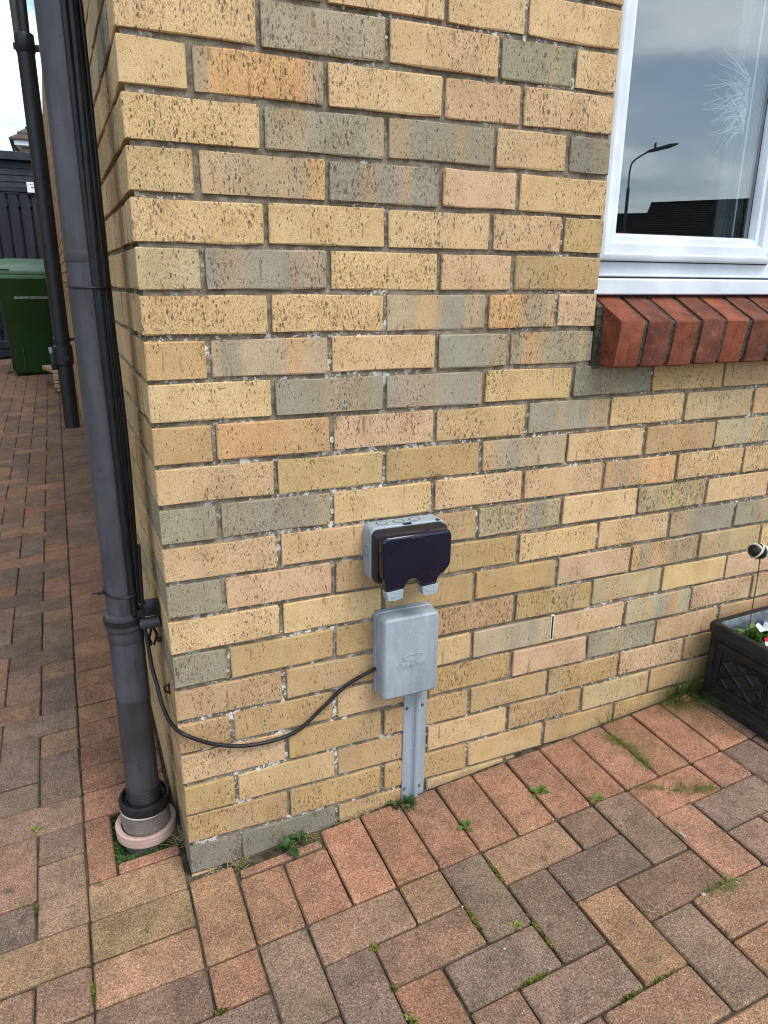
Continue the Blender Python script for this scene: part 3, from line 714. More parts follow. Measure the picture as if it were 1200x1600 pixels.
# feed cable from the pipe bracket round the corner to the grey box
def smoothpath(P_, n=8):
    out = []; P_ = [Vector(p) for p in P_]
    for i in range(len(P_) - 1):
        p0, p1, p2, p3 = P_[max(i - 1, 0)], P_[i], P_[i + 1], P_[min(i + 2, len(P_) - 1)]
        for k in range(n):
            u = k / n; out.append(.5 * ((2 * p1) + (-p0 + p2) * u + (2 * p0 - 5 * p1 + 4 * p2 - p3) * u * u + (-p0 + 3 * p1 - 3 * p2 + p3) * u ** 3))
    return out + [P_[-1]]
feed = [(-.030, .165, .70), (-.034, .155, .60), (-.036, .15, .539), (-.033, .14, .496), (-.031, .12, .446), (-.026, .095, .413), (-.021, .06, .379), (-.010, .020, .360), (.012, -.012, .349), (.073, -.012, .310), (.151, -.010, .288), (.235, -.009, .294), (.293, -.009, .334), (.352, -.010, .380), (.415, -.014, .408), (.432, -.018, .415)]
solo('feed_cable', MB().tube(smoothpath(feed), .0042, 10), M['cable'], 'slack black cable looping across the brick wall into the grey box', 'cable', smooth=60)
mb = MB(); mb.tube([(-.018, .150, .520), (-.012, .148, .500), (-.020, .146, .480), (-.028, .148, .492)], .003, 7); mb.rbox(-.014, -.004, .138, .150, .486, .496, .002); mb.tube([(-.022, .152, .515), (-.030, .15, .49), (-.026, .148, .478)], .003, 7)
solo('cable_knot', mb, M['cable'], 'short knotted black cable ends under the soil pipe bracket', 'cable', smooth=60)
mb = MB(); mb.tube([(-.002, .098, .388), (-.010, .097, .392), (-.012, .097, .402), (-.004, .097, .408), (-.002, .097, .398)], .0022, 6); mb.rbox(-.004, .004, .094, .101, .385, .410, .001)
solo('cable_clip', mb, M['black_plastic'], 'small empty black cable clip nailed to the side wall', 'clip')

# ------------------------------------------------------------------ rainwater pipe further along the side wall
QX, QY = -.128, 2.4
rw = thing('rainwater_pipe', (QX, QY, .55), 'slim black rainwater pipe ending above the paving behind the grey soil pipe', 'pipe')
part('pipe', MB().lathe((QX, QY, 0), [(.029, .62), (.029, .548), (.034, .548), (.034, 2.14)], 32), M['pipe_black'], rw, 40)
part('socket', MB().lathe((QX, QY, 0), [(.0342, 2.10), (.038, 2.105), (.038, 2.165), (.035, 2.17), (.028, 2.17)], 32), M['pipe_black'], rw, 40)
part('upper_pipe', MB().tube([(QX + .006, QY, 2.14), (QX + .008, QY, 2.3), (QX + .012, QY, 2.7)], .018, 20), M['pipe_black'], rw, 40)
part('branch_pipe', MB().tube([(QX - .018, QY + .03, 2.15), (QX - .022, QY + .03, 2.7)], .020, 18), M['pipe'], rw, 40)
part('pipe_clip', MB().lathe((QX, QY, 0), [(.0342, .945), (.0375, .947), (.0375, .963), (.0342, .965)], 32).box(QX + .03, -.024, QY - .01, QY + .01, .947, .963), M['pipe_black'], rw, 40)
mb = MB(); mb.lathe((QX, QY, 0), [(.0342, .84), (.041, .845), (.041, .925), (.0342, .93)], 32); mb.rbox(QX - .058, QX - .03, QY - .014, QY + .014, .82, .905, .004)
mb.lathe((QX + .008, QY - .038, .875), [(.0, .012), (.014, .012), (.016, .009), (.016, 0)], 20, axis=Vector((0, -1, 0)))
part('diverter', mb, M['pipe_black'], rw, 40)
part('diverter_tab', MB().rbox(QX - .060, QX - .045, QY - .018, QY - .010, .895, .922, .002), M['grey_plastic'], rw, 40)
mb = MB(); mb.rbox(QX - .045, -.0235, QY - .006, QY + .006, 2.11, 2.135, .002); part('bracket', mb, M['pipe_black'], rw, 40)

# ------------------------------------------------------------------ double weatherproof socket
so = thing('outdoor_socket', (.478, 0, .68), 'grey double outdoor socket with smoked black lid on the brick wall', 'socket')
def rrect(x0, x1, z0, z1, r, n=5):
    pts = []
    for cx, cz, a0 in ((x1 - r, z0 + r, -90), (x1 - r, z1 - r, 0), (x0 + r, z1 - r, 90), (x0 + r, z0 + r, 180)):
        for k in range(n + 1):
            a = R(a0 + 90 * k / n); pts.append((cx + r * math.cos(a), cz + r * math.sin(a)))
    return pts
def loft(mb, loops, cap0=True, cap1=True):
    n = len(loops[0][0]); vs = [(p[0], y, p[1]) for pts, y in loops for p in pts]; N = len(loops)
    fs = [(i * n + k, i * n + (k + 1) % n, (i + 1) * n + (k + 1) % n, (i + 1) * n + k) for i in range(N - 1) for k in range(n)]
    if cap0: fs.append(tuple(range(n)))
    if cap1: fs.append(tuple(range((N - 1) * n, N * n)))
    return mb.add(vs, fs)
A0, A1, B0, B1 = .397, .566, .626, .744
mb = loft(MB(), [(rrect(A0, A1, B0, B1, .014), -.001), (rrect(A0, A1, B0, B1, .014), -.040), (rrect(A0 + .002, A1 - .002, B0 + .002, B1 - .002, .013), -.042)])
part('back_box', mb, M['grey_plastic'], so, 35)
mb = loft(MB(), [(rrect(A0 + .002, A1 - .002, B0 + .002, B1 - .004, .013), -.0415), (rrect(A0 + .002, A1 - .002, B0 + .002, B1 - .004, .013), -.056), (rrect(A0 + .007, A1 - .007, B0 + .006, B1 - .009, .012), -.064)])
part('shroud', mb, M['black_plastic'], so, 35)
lid_out = [(.405, .652), (.409, .644), (.4125, .634), (.4135, .618), (.447, .618), (.453, .628), (.459, .637), (.466, .641), (.477, .641), (.484, .637), (.489, .628), (.493, .618), (.526, .618), (.530, .634), (.537, .642), (.547, .648), (.555, .656), (.559, .666), (.559, .724), (.556, .732), (.549, .736), (.415, .736), (.408, .733), (.405, .726)]
def inset(pts, d):
    cx = sum(p[0] for p in pts) / len(pts); cz = sum(p[1] for p in pts) / len(pts)
    return [(cx + (p[0] - cx) * (1 - d / .075), cz + (p[1] - cz) * (1 - d / .055)) for p in pts]
mb = loft(MB(), [(lid_out, -.0635), (lid_out, -.0815), (inset(lid_out, .0008), -.0840), (inset(lid_out, .0024), -.0860), (inset(lid_out, .0045), -.0868)])
lid = part('lid', mb, M['dark_lid'], so, 50)
mb = MB(); mb.rbox(.466, .497, -.0885, -.0862, .7265, .7290, .0008); part('lid_latch', mb, M['black_plastic'], lid, 30)
for xa in (.414, .493):
    mb = MB(); mb.prism([(xa - .002, .621), (xa + .034, .624), (xa + .032, .607), (xa + .016, .603), (xa, .605)], lambda p: (p[0], -.070, p[1]), lambda p: (p[0] + .001, -.0915, p[1] - .001))
    cl_ = part('clip', mb, M['grey_plastic'], so, 20)
    mb = MB(); mb.rbox(xa + .008, xa + .026, -.0925, -.0905, .6105, .6130, .0008); part('clip_mark', mb, M['grey_plastic'], cl_, 30)
for k, xk in enumerate((.430, .468, .504)):
    mb = MB(); mb.lathe((xk, -.0215, .7440), [(.0, .0016), (.0098, .0016), (.0104, .0010), (.0104, -.003), (.0112, -.003), (.0112, .0006), (.0122, .0012), (.0134, .0003)], 24); k_ = part('knockout', mb, M['grey_plastic'], so, 30)
    part('groove_shade_ring', MB().lathe((xk, -.0215, .7440), [(.0100, .0017), (.0116, .0019)], 24), M['screw'], k_, None)  # dark rings paint in the shade of the knockout grooves
mb = MB(); mb.lathe((.397, -.0215, .690), [(.0, .0016), (.0098, .0016), (.0104, .0010), (.0104, -.003), (.0112, -.003), (.0112, .0006), (.0122, .0012), (.0134, .0003)], 24, axis=Vector((-1, 0, 0))); k_ = part('knockout', mb, M['grey_plastic'], so, 30)
part('groove_shade_ring', MB().lathe((.397, -.0215, .690), [(.0100, .0017), (.0116, .0019)], 24, axis=Vector((-1, 0, 0))), M['screw'], k_, None)
mb = MB(); mb.box(.470, .488, -.0425, -.036, .7428, .7452); mb.box(.545, .552, -.0425, -.036, .7428, .7450); part('hinge', mb, M['black_plastic'], so, None)
# ------------------------------------------------------------------ grey cable box with raised lettering
cb = thing('cable_box', (.487, 0, .44), 'weathered grey metal cable box with raised lettering below the double socket', 'cable box')
CX0, CX1, CZ0, CZ1 = .4205, .5555, .347, .5415
mb = loft(MB(), [(rrect(CX0 - .001, CX1 + .001, CZ0 - .001, CZ1 + .001, .010), -.0005), (rrect(CX0 - .001, CX1 + .001, CZ0 - .001, CZ1 + .001, .010), -.014), (rrect(CX0 + .001, CX1 - .001, CZ0 + .001, CZ1 - .001, .009), -.0155)])
part('base', mb, M['galv'], cb, 35)
mb = loft(MB(), [(rrect(CX0 + .002, CX1 - .002, CZ0 + .002, CZ1 - .002, .009), -.0153), (rrect(CX0 + .0005, CX1 - .0005, CZ0 + .0005, CZ1 - .0005, .010), -.0175), (rrect(CX0 + .001, CX1 - .001, CZ0 + .001, CZ1 - .001, .010), -.046), (rrect(CX0 + .0025, CX1 - .0025, CZ0 + .0025, CZ1 - .0025, .009), -.0505), (rrect(CX0 + .0065, CX1 - .0065, CZ0 + .0065, CZ1 - .0065, .007), -.0535)])
cover_ = part('cover', mb, M['galv'], cb, 35)
FR = Matrix.Translation((.488, -.0535, .4235)) @ Matrix.Rotation(math.pi / 2, 4, 'X')
link('lettering', text_mesh('CableTel', .0185, .0010, M['galv'], FR), cover_)
mb = MB(); pts = [(.490 + .0215 * math.cos(a), -.0536, .4435 + .0075 * math.sin(a) + .0022 * math.cos(a)) for a in [R(k * 10) for k in range(37)]]
mb.tube(pts, .0009, 6, False); pts = [(.484 + .017 * math.cos(a), -.0536, .4440 + .0048 * math.sin(a)) for a in [R(40 + k * 10) for k in range(28)]]; mb.tube(pts, .0008, 6, True)
part('emblem', mb, M['galv'], cover_, 60)
mb = MB(); mb.lathe((.497, -.0535, .381), [(.0, .0006), (.0022, .0006), (.003, 0)], 14, axis=Vector((0, -1, 0))); part('screw', mb, M['galv'], cover_, 40)
# ------------------------------------------------------------------ capping channel below the box
ch = thing('cable_channel', (.524, 0, .04), 'grey metal cable capping strip running from the grey box down to the paving', 'cable channel')
pr = [(.4965, -.0012), (.4965, -.0030), (.517, -.0034), (.5215, -.0065), (.5245, -.0125), (.5285, -.0150), (.5325, -.0150), (.5355, -.0120), (.5370, -.0060), (.5395, -.0034), (.5545, -.0030), (.5545, -.0012)]
mb = MB(); mb.prism(pr, lambda p: (p[0] - .003, p[1], .012), lambda p: (p[0], p[1], .3465)); part('capping', mb, M['channel'], ch, 25)
for (x, z, s_) in ((.504, .283, 1), (.5425, .283, 1.1), (.5005, .064, 1.1), (.5395, .062, 1.1), (.512, .338, .8)):
    mb = MB(); mb.lathe((x, -.0032, z), [(.0, .0022), (.0022 * s_, .0021), (.0040 * s_, .0008), (.0042 * s_, -.0005)], 14, axis=Vector((0, -1, 0))); part('screw', mb, M['screw'], ch, 40)
# weep vent in a perpend
wv = thing('weep_vent', (.886, 0, .41), 'tiny pale slot vent set in a mortar joint right of the socket', 'vent')
mb = MB(); frame_ring(mb, .8895, .9000, .377, .444, .002, [(0, .008), (0, -.0015), (.0024, -.0015), (.0024, .006)]); part('vent_frame', mb, M['cream'], wv, None)
part('vent_slot', MB().box(.8915, .8980, .0002, .003, .379, .442), M['gasket'], wv, None)

# ------------------------------------------------------------------ planter
QX0, QX1, QY0, QY1, QZ1 = 1.386, 2.16, -.285, -.030, .352
qz = lambda x: gz(x, -.1)
pl = thing('planter', (1.75, -.16, qz(1.75)), 'black plastic trough planter with embossed lattice panels against the brick wall', 'planter')
ZB = .119
def tap(x, y, z):
    k = (z - ZB) / (QZ1 - ZB); s = .012 * (1 - k); cx, cy2 = (QX0 + QX1) / 2, (QY0 + QY1) / 2
    return (x + (s if x < cx else -s), y + (s if y < cy2 else -s * .3), z + .075 * (x - QX0) * 0)
def rr2(x0, x1, y0, y1, r, n=4): return rrect(x0, x1, y0, y1, r, n)
loops = []
for ins, z, r in ((.006, ZB, .008), (-.001, ZB + .004, .010), (-.001, ZB + .022, .010), (.006, ZB + .028, .010), (.006, QZ1 - .034, .010), (.001, QZ1 - .030, .012), (.000, QZ1 - .010, .014), (.004, QZ1 - .002, .013), (.010, QZ1, .012), (.020, QZ1 - .003, .01), (.024, QZ1 - .012, .01), (.030, ZB + .09, .01)):
    sh = .0; loops.append((rr2(QX0 + ins + sh, QX1 - ins - sh, QY0 + ins + sh, QY1 - ins, r), z))
mb = MB(); n = len(loops[0][0]); mb.add([(p[0], p[1], z + .035 * (p[0] - QX0)) for pts, z in loops for p in pts], [(i * n + k, i * n + (k + 1) % n, (i + 1) * n + (k + 1) % n, (i + 1) * n + k) for i in range(len(loops) - 1) for k in range(n)] + [tuple(range(n))])
mb.mi = [1 if f[0] >= 9 * n else 0 for f in mb.f]
part('trough', mb, [M['planter'], M['planter_inner']], pl, 35)
def lattice(fn, L, H, parent):
    # u 0..L, v 0..H, w outwards
    def bar(a, b, wd, h0, h1, mb):
        a = Vector((a[0], a[1], 0)); b = Vector((b[0], b[1], 0)); d = (b - a).normalized(); s_ = Vector((-d.y, d.x, 0)) * wd / 2; vs = []
        for h, k in ((h0, 1), (h1, .55)):
            vs += [fn(*(a - s_ * k).xy, h), fn(*(b - s_ * k).xy, h), fn(*(b + s_ * k).xy, h), fn(*(a + s_ * k).xy, h)]
        mb.add(vs, [(0, 1, 2, 3), (4, 5, 6, 7), (0, 1, 5, 4), (1, 2, 6, 5), (2, 3, 7, 6), (3, 0, 4, 7)])
    m0, e = .016, .007
    mb = MB()
    for a, b in (((m0, m0), (L - m0, m0)), ((L - m0, m0), (L - m0, H - m0)), ((L - m0, H - m0), (m0, H - m0)), ((m0, H - m0), (m0, m0))): bar(a, b, .012, -.003, .006, mb)
    part('panel_frame', mb, M['planter'], parent, None)
    u0, u1, v0, v1 = m0 + .024, L - m0 - .024, m0 + .022, H - m0 - .022
    mb = MB()
    for a, b in (((u0, v0), (u1, v0)), ((u1, v0), (u1, v1)), ((u1, v1), (u0, v1)), ((u0, v1), (u0, v0))): bar(a, b, .005, -.003, .0045, mb)
    part('panel_edge', mb, M['planter'], parent, None)
    # diamonds clipped to the panel
    nx = max(2, round((u1 - u0) / .075)); dx = (u1 - u0) / nx; nz = 2; dz = (v1 - v0) / nz
    def clip(poly):
        for ax, lim, sg in ((0, u0 + .004, 1), (0, u1 - .004, -1), (1, v0 + .004, 1), (1, v1 - .004, -1)):
            out = []
            for i in range(len(poly)):
                p, q = poly[i], poly[(i + 1) % len(poly)]; fp, fq = (p[ax] - lim) * sg, (q[ax] - lim) * sg
                if fp >= 0: out.append(p)
                if fp * fq < 0: u = fp / (fp - fq); out.append((p[0] + (q[0] - p[0]) * u, p[1] + (q[1] - p[1]) * u))
            poly = out
            if len(poly) < 3: return None
        return poly
    for a in range(-1, 2 * nx + 2):
        for b in range(-1, 2 * nz + 2):
            if (a + b) % 2: continue
            cu, cv = u0 + a * dx / 2, v0 + b * dz / 2; g = .86
            poly = clip([(cu - dx / 2 * g, cv), (cu, cv - dz / 2 * g), (cu + dx / 2 * g, cv), (cu, cv + dz / 2 * g)])
            if not poly: continue
            cxm = sum(p[0] for p in poly) / len(poly); czm = sum(p[1] for p in poly) / len(poly)
            ar = abs(sum(poly[i][0] * poly[(i + 1) % len(poly)][1] - poly[(i + 1) % len(poly)][0] * poly[i][1] for i in range(len(poly)))) / 2
            if ar < 1e-4: continue
            n = len(poly); vs = [fn(p[0], p[1], -.002) for p in poly] + [fn(cxm + (p[0] - cxm) * .9, czm + (p[1] - czm) * .9, .0045) for p in poly] + [fn(cxm + (p[0] - cxm) * .74, czm + (p[1] - czm) * .74, .0022) for p in poly]
            mb = MB(); mb.add(vs, [(r * n + i, r * n + (i + 1) % n, (r + 1) * n + (i + 1) % n, (r + 1) * n + i) for r in (0, 1) for i in range(n)] + [tuple(range(2 * n, 3 * n))])
            part('lattice_pad', mb, M['planter'], parent, None)
Hh = QZ1 - .034 - (ZB + .028)
lattice(lambda u, v, w_: (QX0 + .0065 - w_, QY1 - .014 - u, ZB + .028 + v), QY1 - QY0 - .030, Hh, pl)
part('compost', MB().box(QX0 + .03, QX1 - .03, QY0 + .03, QY1 - .022, ZB + .05, ZB + .172), M['compost'], pl, None)
mb = MB(); mb.lathe((QX0 + .012, QY0 + .016, ZB + .012), [(0, .010), (.006, .009), (.010, .004), (.010, 0)], 14, axis=Vector((-1, -.4, 0)).normalized()); part('drain_plug', mb, M['grey_plastic'], pl, 40)
# plants in it
def rosette(mb, c, n, L, W, seed, lo=20, hi=70, droop=.5):
    rg = random.Random(seed)
    for k in range(n):
        a = k * 2.399 + rg.uniform(-.3, .3); e = R(rg.uniform(lo, hi)); d = Vector((math.cos(a) * math.cos(e), math.sin(a) * math.cos(e), math.sin(e)))
        s_ = rg.uniform(.65, 1.1); mb.leaf(Vector(c) + d * .004, d, L * s_, W * s_, droop)
for (x, y, sd_, lab) in ((1.455, -.115, 1, 'small leafy plant in the left corner of the black planter'), (1.466, -.185, 2, 'leafy pansy plant with red and white flower in the black planter'), (1.50, -.13, 3, 'leafy plant half hidden at the right edge in the black planter')):
    t_ = thing('bedding_plant', (x, y, ZB + .15), lab, 'plant', 'plants in the black planter')
    mb = MB(); rosette(mb, (x, y, ZB + .178), 26, .058, .034, sd_, 30, 85, .45); part('foliage', mb, M['leaf' if sd_ != 2 else 'leaf_dark'], t_, 60)
def flower(name, c, facing, r, mats, lab, seed):
    t_ = thing(name, c, lab, 'flower', 'flowers in the black planter'); f = Vector(facing).normalized(); a = f.orthogonal().normalized(); b = f.cross(a)
    for k in range(5):
        an = 2 * math.pi * k / 5 + seed; d = a * math.cos(an) + b * math.sin(an)
        mb = MB(); mb.leaf(Vector(c), d + f * .25, r, r * 1.15, .1, f, 8, .05); part('petal', mb, mats[k % len(mats)], t_, 60)
    part('stem', MB().tube([c, (c[0], c[1], ZB + .15)], .0014, 6), M['leaf'], t_, 60)
flower('pansy', (1.452, -.142, .372), (-.7, -.6, .5), .018, [M['white_petal'], M['white_petal'], M['violet_petal']], 'pale blue and white pansy flower in the black planter', .4)
flower('pansy', (1.440, -.182, .350), (-.75, -.5, .4), .018, [M['red_petal'], M['white_petal']], 'red and white flower below the pale one in the planter', 1.2)
# insect garden pick
ga = thing('garden_ornament', (1.419, -.13, .30), 'striped black and cream insect ornament on a thin stake in the planter', 'garden ornament')
part('stake', MB().tube(smoothpath([(1.419, -.13, .25), (1.418, -.13, .42), (1.417, -.13, .513), (1.414, -.13, .565)], 4), .0016, 6), M['rust'], ga, 60)
bx = Vector((1.404, -.13, .583)); axb = Vector((1, 0, -.25)).normalized()
prf = [(.0001, -.027), (.010, -.025), (.0165, -.018), (.020, -.008), (.0205, .002), (.0185, .012), (.013, .021), (.006, .026), (.0001, .027)]
part('body', MB().lathe(bx, prf, 20, axis=axb), M['black_plastic'], ga, 60)
for off, tl in ((-.014, .35), (-.006, -.45), (.003, .4), (.012, -.2)):
    a2 = (axb + Vector((0, tl, tl))).normalized(); rr_ = .0207 if abs(off) < .007 else .0186
    part('stripe', MB().lathe(bx + axb * off, [(rr_ - .003, -.0026), (rr_ + .0009, -.0019), (rr_ + .0009, .0019), (rr_ - .003, .0026)], 22, axis=a2), M['cream'], ga, 60)
part('head', MB().lathe(bx + Vector((.036, 0, -.004)), [(.0001, -.013), (.009, -.009), (.0125, 0), (.009, .009), (.0001, .013)], 16), M['brown'], ga, 60)
part('wing', MB().leaf(bx + Vector((.028, 0, .010)), (.8, -.4, .6), .05, .022, .1), M['brown'], ga, 60)
part('antenna', MB().tube(smoothpath([(1.412, -.13, .566), (1.395, -.135, .561), (1.372, -.138, .566), (1.358, -.14, .567), (1.353, -.14, .558)], 5), .0012, 6), M['cream'], ga, 60)
part('antenna', MB().tube(smoothpath([(1.414, -.13, .566), (1.425, -.14, .556), (1.434, -.15, .545)], 5), .0012, 6), M['cream'], ga, 60)

# ------------------------------------------------------------------ weeds, grass, moss, pebbles
def weed(x, y, n, L, W, m_, lab, seed, dz=0, lo=10, hi=60):
    mb = MB(); rosette(mb, (x, y, gz(x, y) - .006 + dz), n, L, W, seed, lo, hi, .55); solo('weed', mb, M[m_], lab, 'weed', 'weeds in the paving joints', 60)
weed(.788, -.140, 10, .026, .012, 'leaf', 'bright green weed between the soldier pavers right of the grey channel', 1)
weed(.586, -.152, 7, .022, .012, 'leaf', 'small green weed in the paving just below the grey channel', 2)
weed(.892, -.218, 6, .022, .012, 'leaf', 'little green weed at the soldier course edge towards the planter', 3)
weed(.543, -.416, 7, .018, .009, 'leaf_yellow', 'pale yellow green sprout in the herringbone pavers near the bottom edge', 4)
weed(-.3095, .283, 6, .016, .008, 'leaf_yellow', 'tiny pale sprout in the left paving beside the drain', 5)
weed(-.333, .078, 7, .016, .006, 'leaf_yellow', 'tiny dry sprout at the far left of the paving', 6)
weed(.288, -.485, 6, .014, .007, 'leaf_yellow', 'tiny pale sprout at the bottom edge of the photo', 7)
weed(.205, -.030, 7, .036, .026, 'leaf_dark', 'broad leaved dark weed growing at the foot of the corner brickwork', 8, .004, 5, 65)
weed(.235, -.018, 6, .028, .018, 'leaf_dark', 'upright shoots behind the broad leaved weed at the wall', 9, .006, 30, 80)
weed(.500, -.030, 14, .026, .010, 'leaf_dark', 'dark weed growing over the foot of the grey channel', 10, 0, 15, 80)
weed(.470, -.020, 9, .022, .012, 'leaf_dark', 'low dark weed at the wall left of the grey channel', 11, 0, 10, 60)
weed(.10, -.030, 8, .018, .006, 'leaf_dark', 'scrappy dark weed at the foot of the corner brick', 12)
def tuft(x, y, n, L, spread, m_, lab, seed, lean=(0, 0), wd=.0016, name='grass_tuft', grp='grass tufts in the paving'):
    rg = random.Random(seed); mb = MB()
    for k in range(n):
        a = rg.uniform(0, 6.283); rr_ = rg.random() ** .5 * spread; px, py = x + rr_ * math.cos(a), y + rr_ * math.sin(a) * .5
        py = min(py, -.004) if x > 0 else py
        d = Vector((math.cos(a) * rg.uniform(.2, .9) + lean[0], math.sin(a) * rg.uniform(.2, .9) + lean[1] - (.25 if y > -.05 and x > 0 else 0), rg.uniform(.5, 1.2)))
        mb.blade((px, py, gz(px, py) - .008), d, L * rg.uniform(.5, 1.1), wd, rg.uniform(.6, 1.8), 5)
    solo(name, mb, M[m_], lab, 'grass', grp, 60)
tuft(1.350, -.022, 420, .125, .05, 'grass', 'thick grass tuft between the planter and the wall foot', 1, (-.1, -.1))
tuft(1.10, -.006, 22, .06, .03, 'grass', 'sparse grass blades at the wall foot left of the planter', 2)
tuft(-.213, .382, 40, .022, .014, 'grass', 'bright short grass tuft in the joint left of the soil pipe', 3)
def wisp(pts, n, L, m_, lab, seed):
    rg = random.Random(seed); mb = MB()
    for k in range(n):
        u = rg.random() * (len(pts) - 1); i = int(u); f = u - i; x = pts[i][0] * (1 - f) + pts[i + 1][0] * f + rg.gauss(0, .006); y = pts[i][1] * (1 - f) + pts[i + 1][1] * f + rg.gauss(0, .006)
        a = rg.uniform(0, 6.283); mb.blade((x, y, gz(x, y) + .001), (math.cos(a), math.sin(a), rg.uniform(.03, .35)), L * rg.uniform(.4, 1.2), .0011, rg.uniform(.1, .5), 4)
    solo('grass_wisp', mb, M[m_], lab, 'grass', 'fine grass lying along the paver joints', 60)
wisp([(1.06, -.06), (1.08, -.11), (1.075, -.19)], 170, .04, 'grass', 'fine green grass creeping along a soldier joint left of the planter', 1)
wisp([(1.0, -.23), (1.10, -.30), (1.15, -.31)], 130, .04, 'grass', 'fine green grass along the joint in front of the planter', 2)
wisp([(.79, -.50), (.80, -.53)], 14, .03, 'straw', 'dry grass wisp lying in the herringbone pavers', 3)
wisp([(.92, -.525), (.99, -.527)], 90, .03, 'grass', 'green grass strip in the joint beside the white pebble', 4)
wisp([(.20, -.012), (.26, -.010)], 40, .045, 'straw', 'dry straw sticking up behind the broad leaved weed', 5)
wisp([(.33, -.008), (.42, -.008)], 40, .04, 'straw', 'dry straw along the wall foot left of the channel', 6)
wisp([(-.012, .09), (-.010, .15)], 40, .05, 'straw', 'dry straw between the drain collar and the side wall', 7)
wisp([(.03, -.012), (.12, -.012)], 50, .035, 'straw', 'dry roots along the foot of the corner', 8)
def mossmass(name, spots, m_, lab, seed, size=.004):
    rg = random.Random(seed); mb = MB()
    for (x, y, lx, ly, n) in spots:
        for k in range(n):
            px, py = x + rg.gauss(0, .5) * lx, y + rg.gauss(0, .5) * ly; h = rg.uniform(.5, 1.4) * size; z = gz(px, py) - (.006 if size < .006 else .030)
            a = rg.uniform(0, 6.28); d = Vector((math.cos(a), math.sin(a), rg.uniform(.4, 1.6)))
            mb.leaf((px, py, z + rg.uniform(0, .005)), d, h * 1.4, h * .7, .4, seg=2)
    solo(name, mb, M[m_], lab, 'moss', smooth=60, kind='stuff')
YJ = lambda n: Y0 - PM * n
XJ = lambda n: X0 + PM * n
mossmass('moss', [(XJ(5), YJ(1.5), .003, .03, 260), (.515, YJ(3), .03, .003, 260), (.645, YJ(4), .02, .003, 160), (.29, YJ(2.8), .003, .02, 120), (-.005, YJ(1), .01, .006, 120), (XJ(-2), YJ(-.4), .003, .02, 160), (XJ(-3), YJ(-2.8), .003, .016, 140), (.286, YJ(1.1), .008, .006, 120), (XJ(6), YJ(2.3), .003, .04, 200), (XJ(6), YJ(.6), .003, .03, 120), (.72, YJ(4), .03, .003, 120), (XJ(3), YJ(2), .004, .004, 60)], 'moss', 'green moss in the paver joints', 5)
mossmass('drain_moss', [(PX + .015, hy0 + .008, .05, .008, 700), (hx0 + .008, PY - .02, .006, .07, 420), (-.024, hy0 + .02, .010, .03, 420), (hx0 + .02, hy0 + .010, .02, .012, 420)], 'leaf_dark', 'green moss filling the hole round the drain', 6, .011)
def pebble(x, y, r, fl, lab, m_='stone', seed=0):
    rg = random.Random(seed); bm = bmesh.new(); bmesh.ops.create_icosphere(bm, subdivisions=2, radius=1)
    for v in bm.verts: v.co = Vector((v.co.x * r, v.co.y * r * .8, v.co.z * r * fl)) * (1 + .15 * mnoise.noise(v.co * 2 + Vector((seed, 0, 0))))
    for v in bm.verts: v.co += Vector((x, y, gz(x, y) + r * fl * .7))
    bm.verts.index_update(); mb = MB(); mb.add([v.co[:] for v in bm.verts], [[v.index for v in f.verts] for f in bm.faces]); bm.free()
    solo('pebble', mb, M[m_], lab, 'pebble', 'pale pebbles on the paving', 60)
pebble(.905, -.524, .0052, .5, 'round white pebble on the paving at the right')
pebble(-.052, -.194, .0036, .6, 'white stone chip on the tan paver at the corner', seed=1)
pebble(.353, -.120, .0024, .6, 'tiny pale chip on the red soldier paver left of the channel', seed=2)
pebble(.365, -.158, .0027, .6, 'tiny white chip in the joint under the grey channel', seed=3)
pebble(.476, -.331, .0028, .6, 'white chip at the corner of the square cut paver', seed=4)
pebble(.50, -.447, .0038, .5, 'pale flat chip on the herringbone pavers at bottom centre', seed=5)
mb = MB(); mb.rbox(-.002, .002, -.007, .007, -.0010, .0010, .0006, 1, Matrix.Translation((.981, -.392, gz(.981, -.392) + .004)) @ Matrix.Rotation(.3, 4, 'Z') @ Matrix.Rotation(.3, 4, 'X'))
solo('plastic_shard', mb, M['grey_plastic'], 'small pale blue plastic shard in a joint at the right', 'litter')

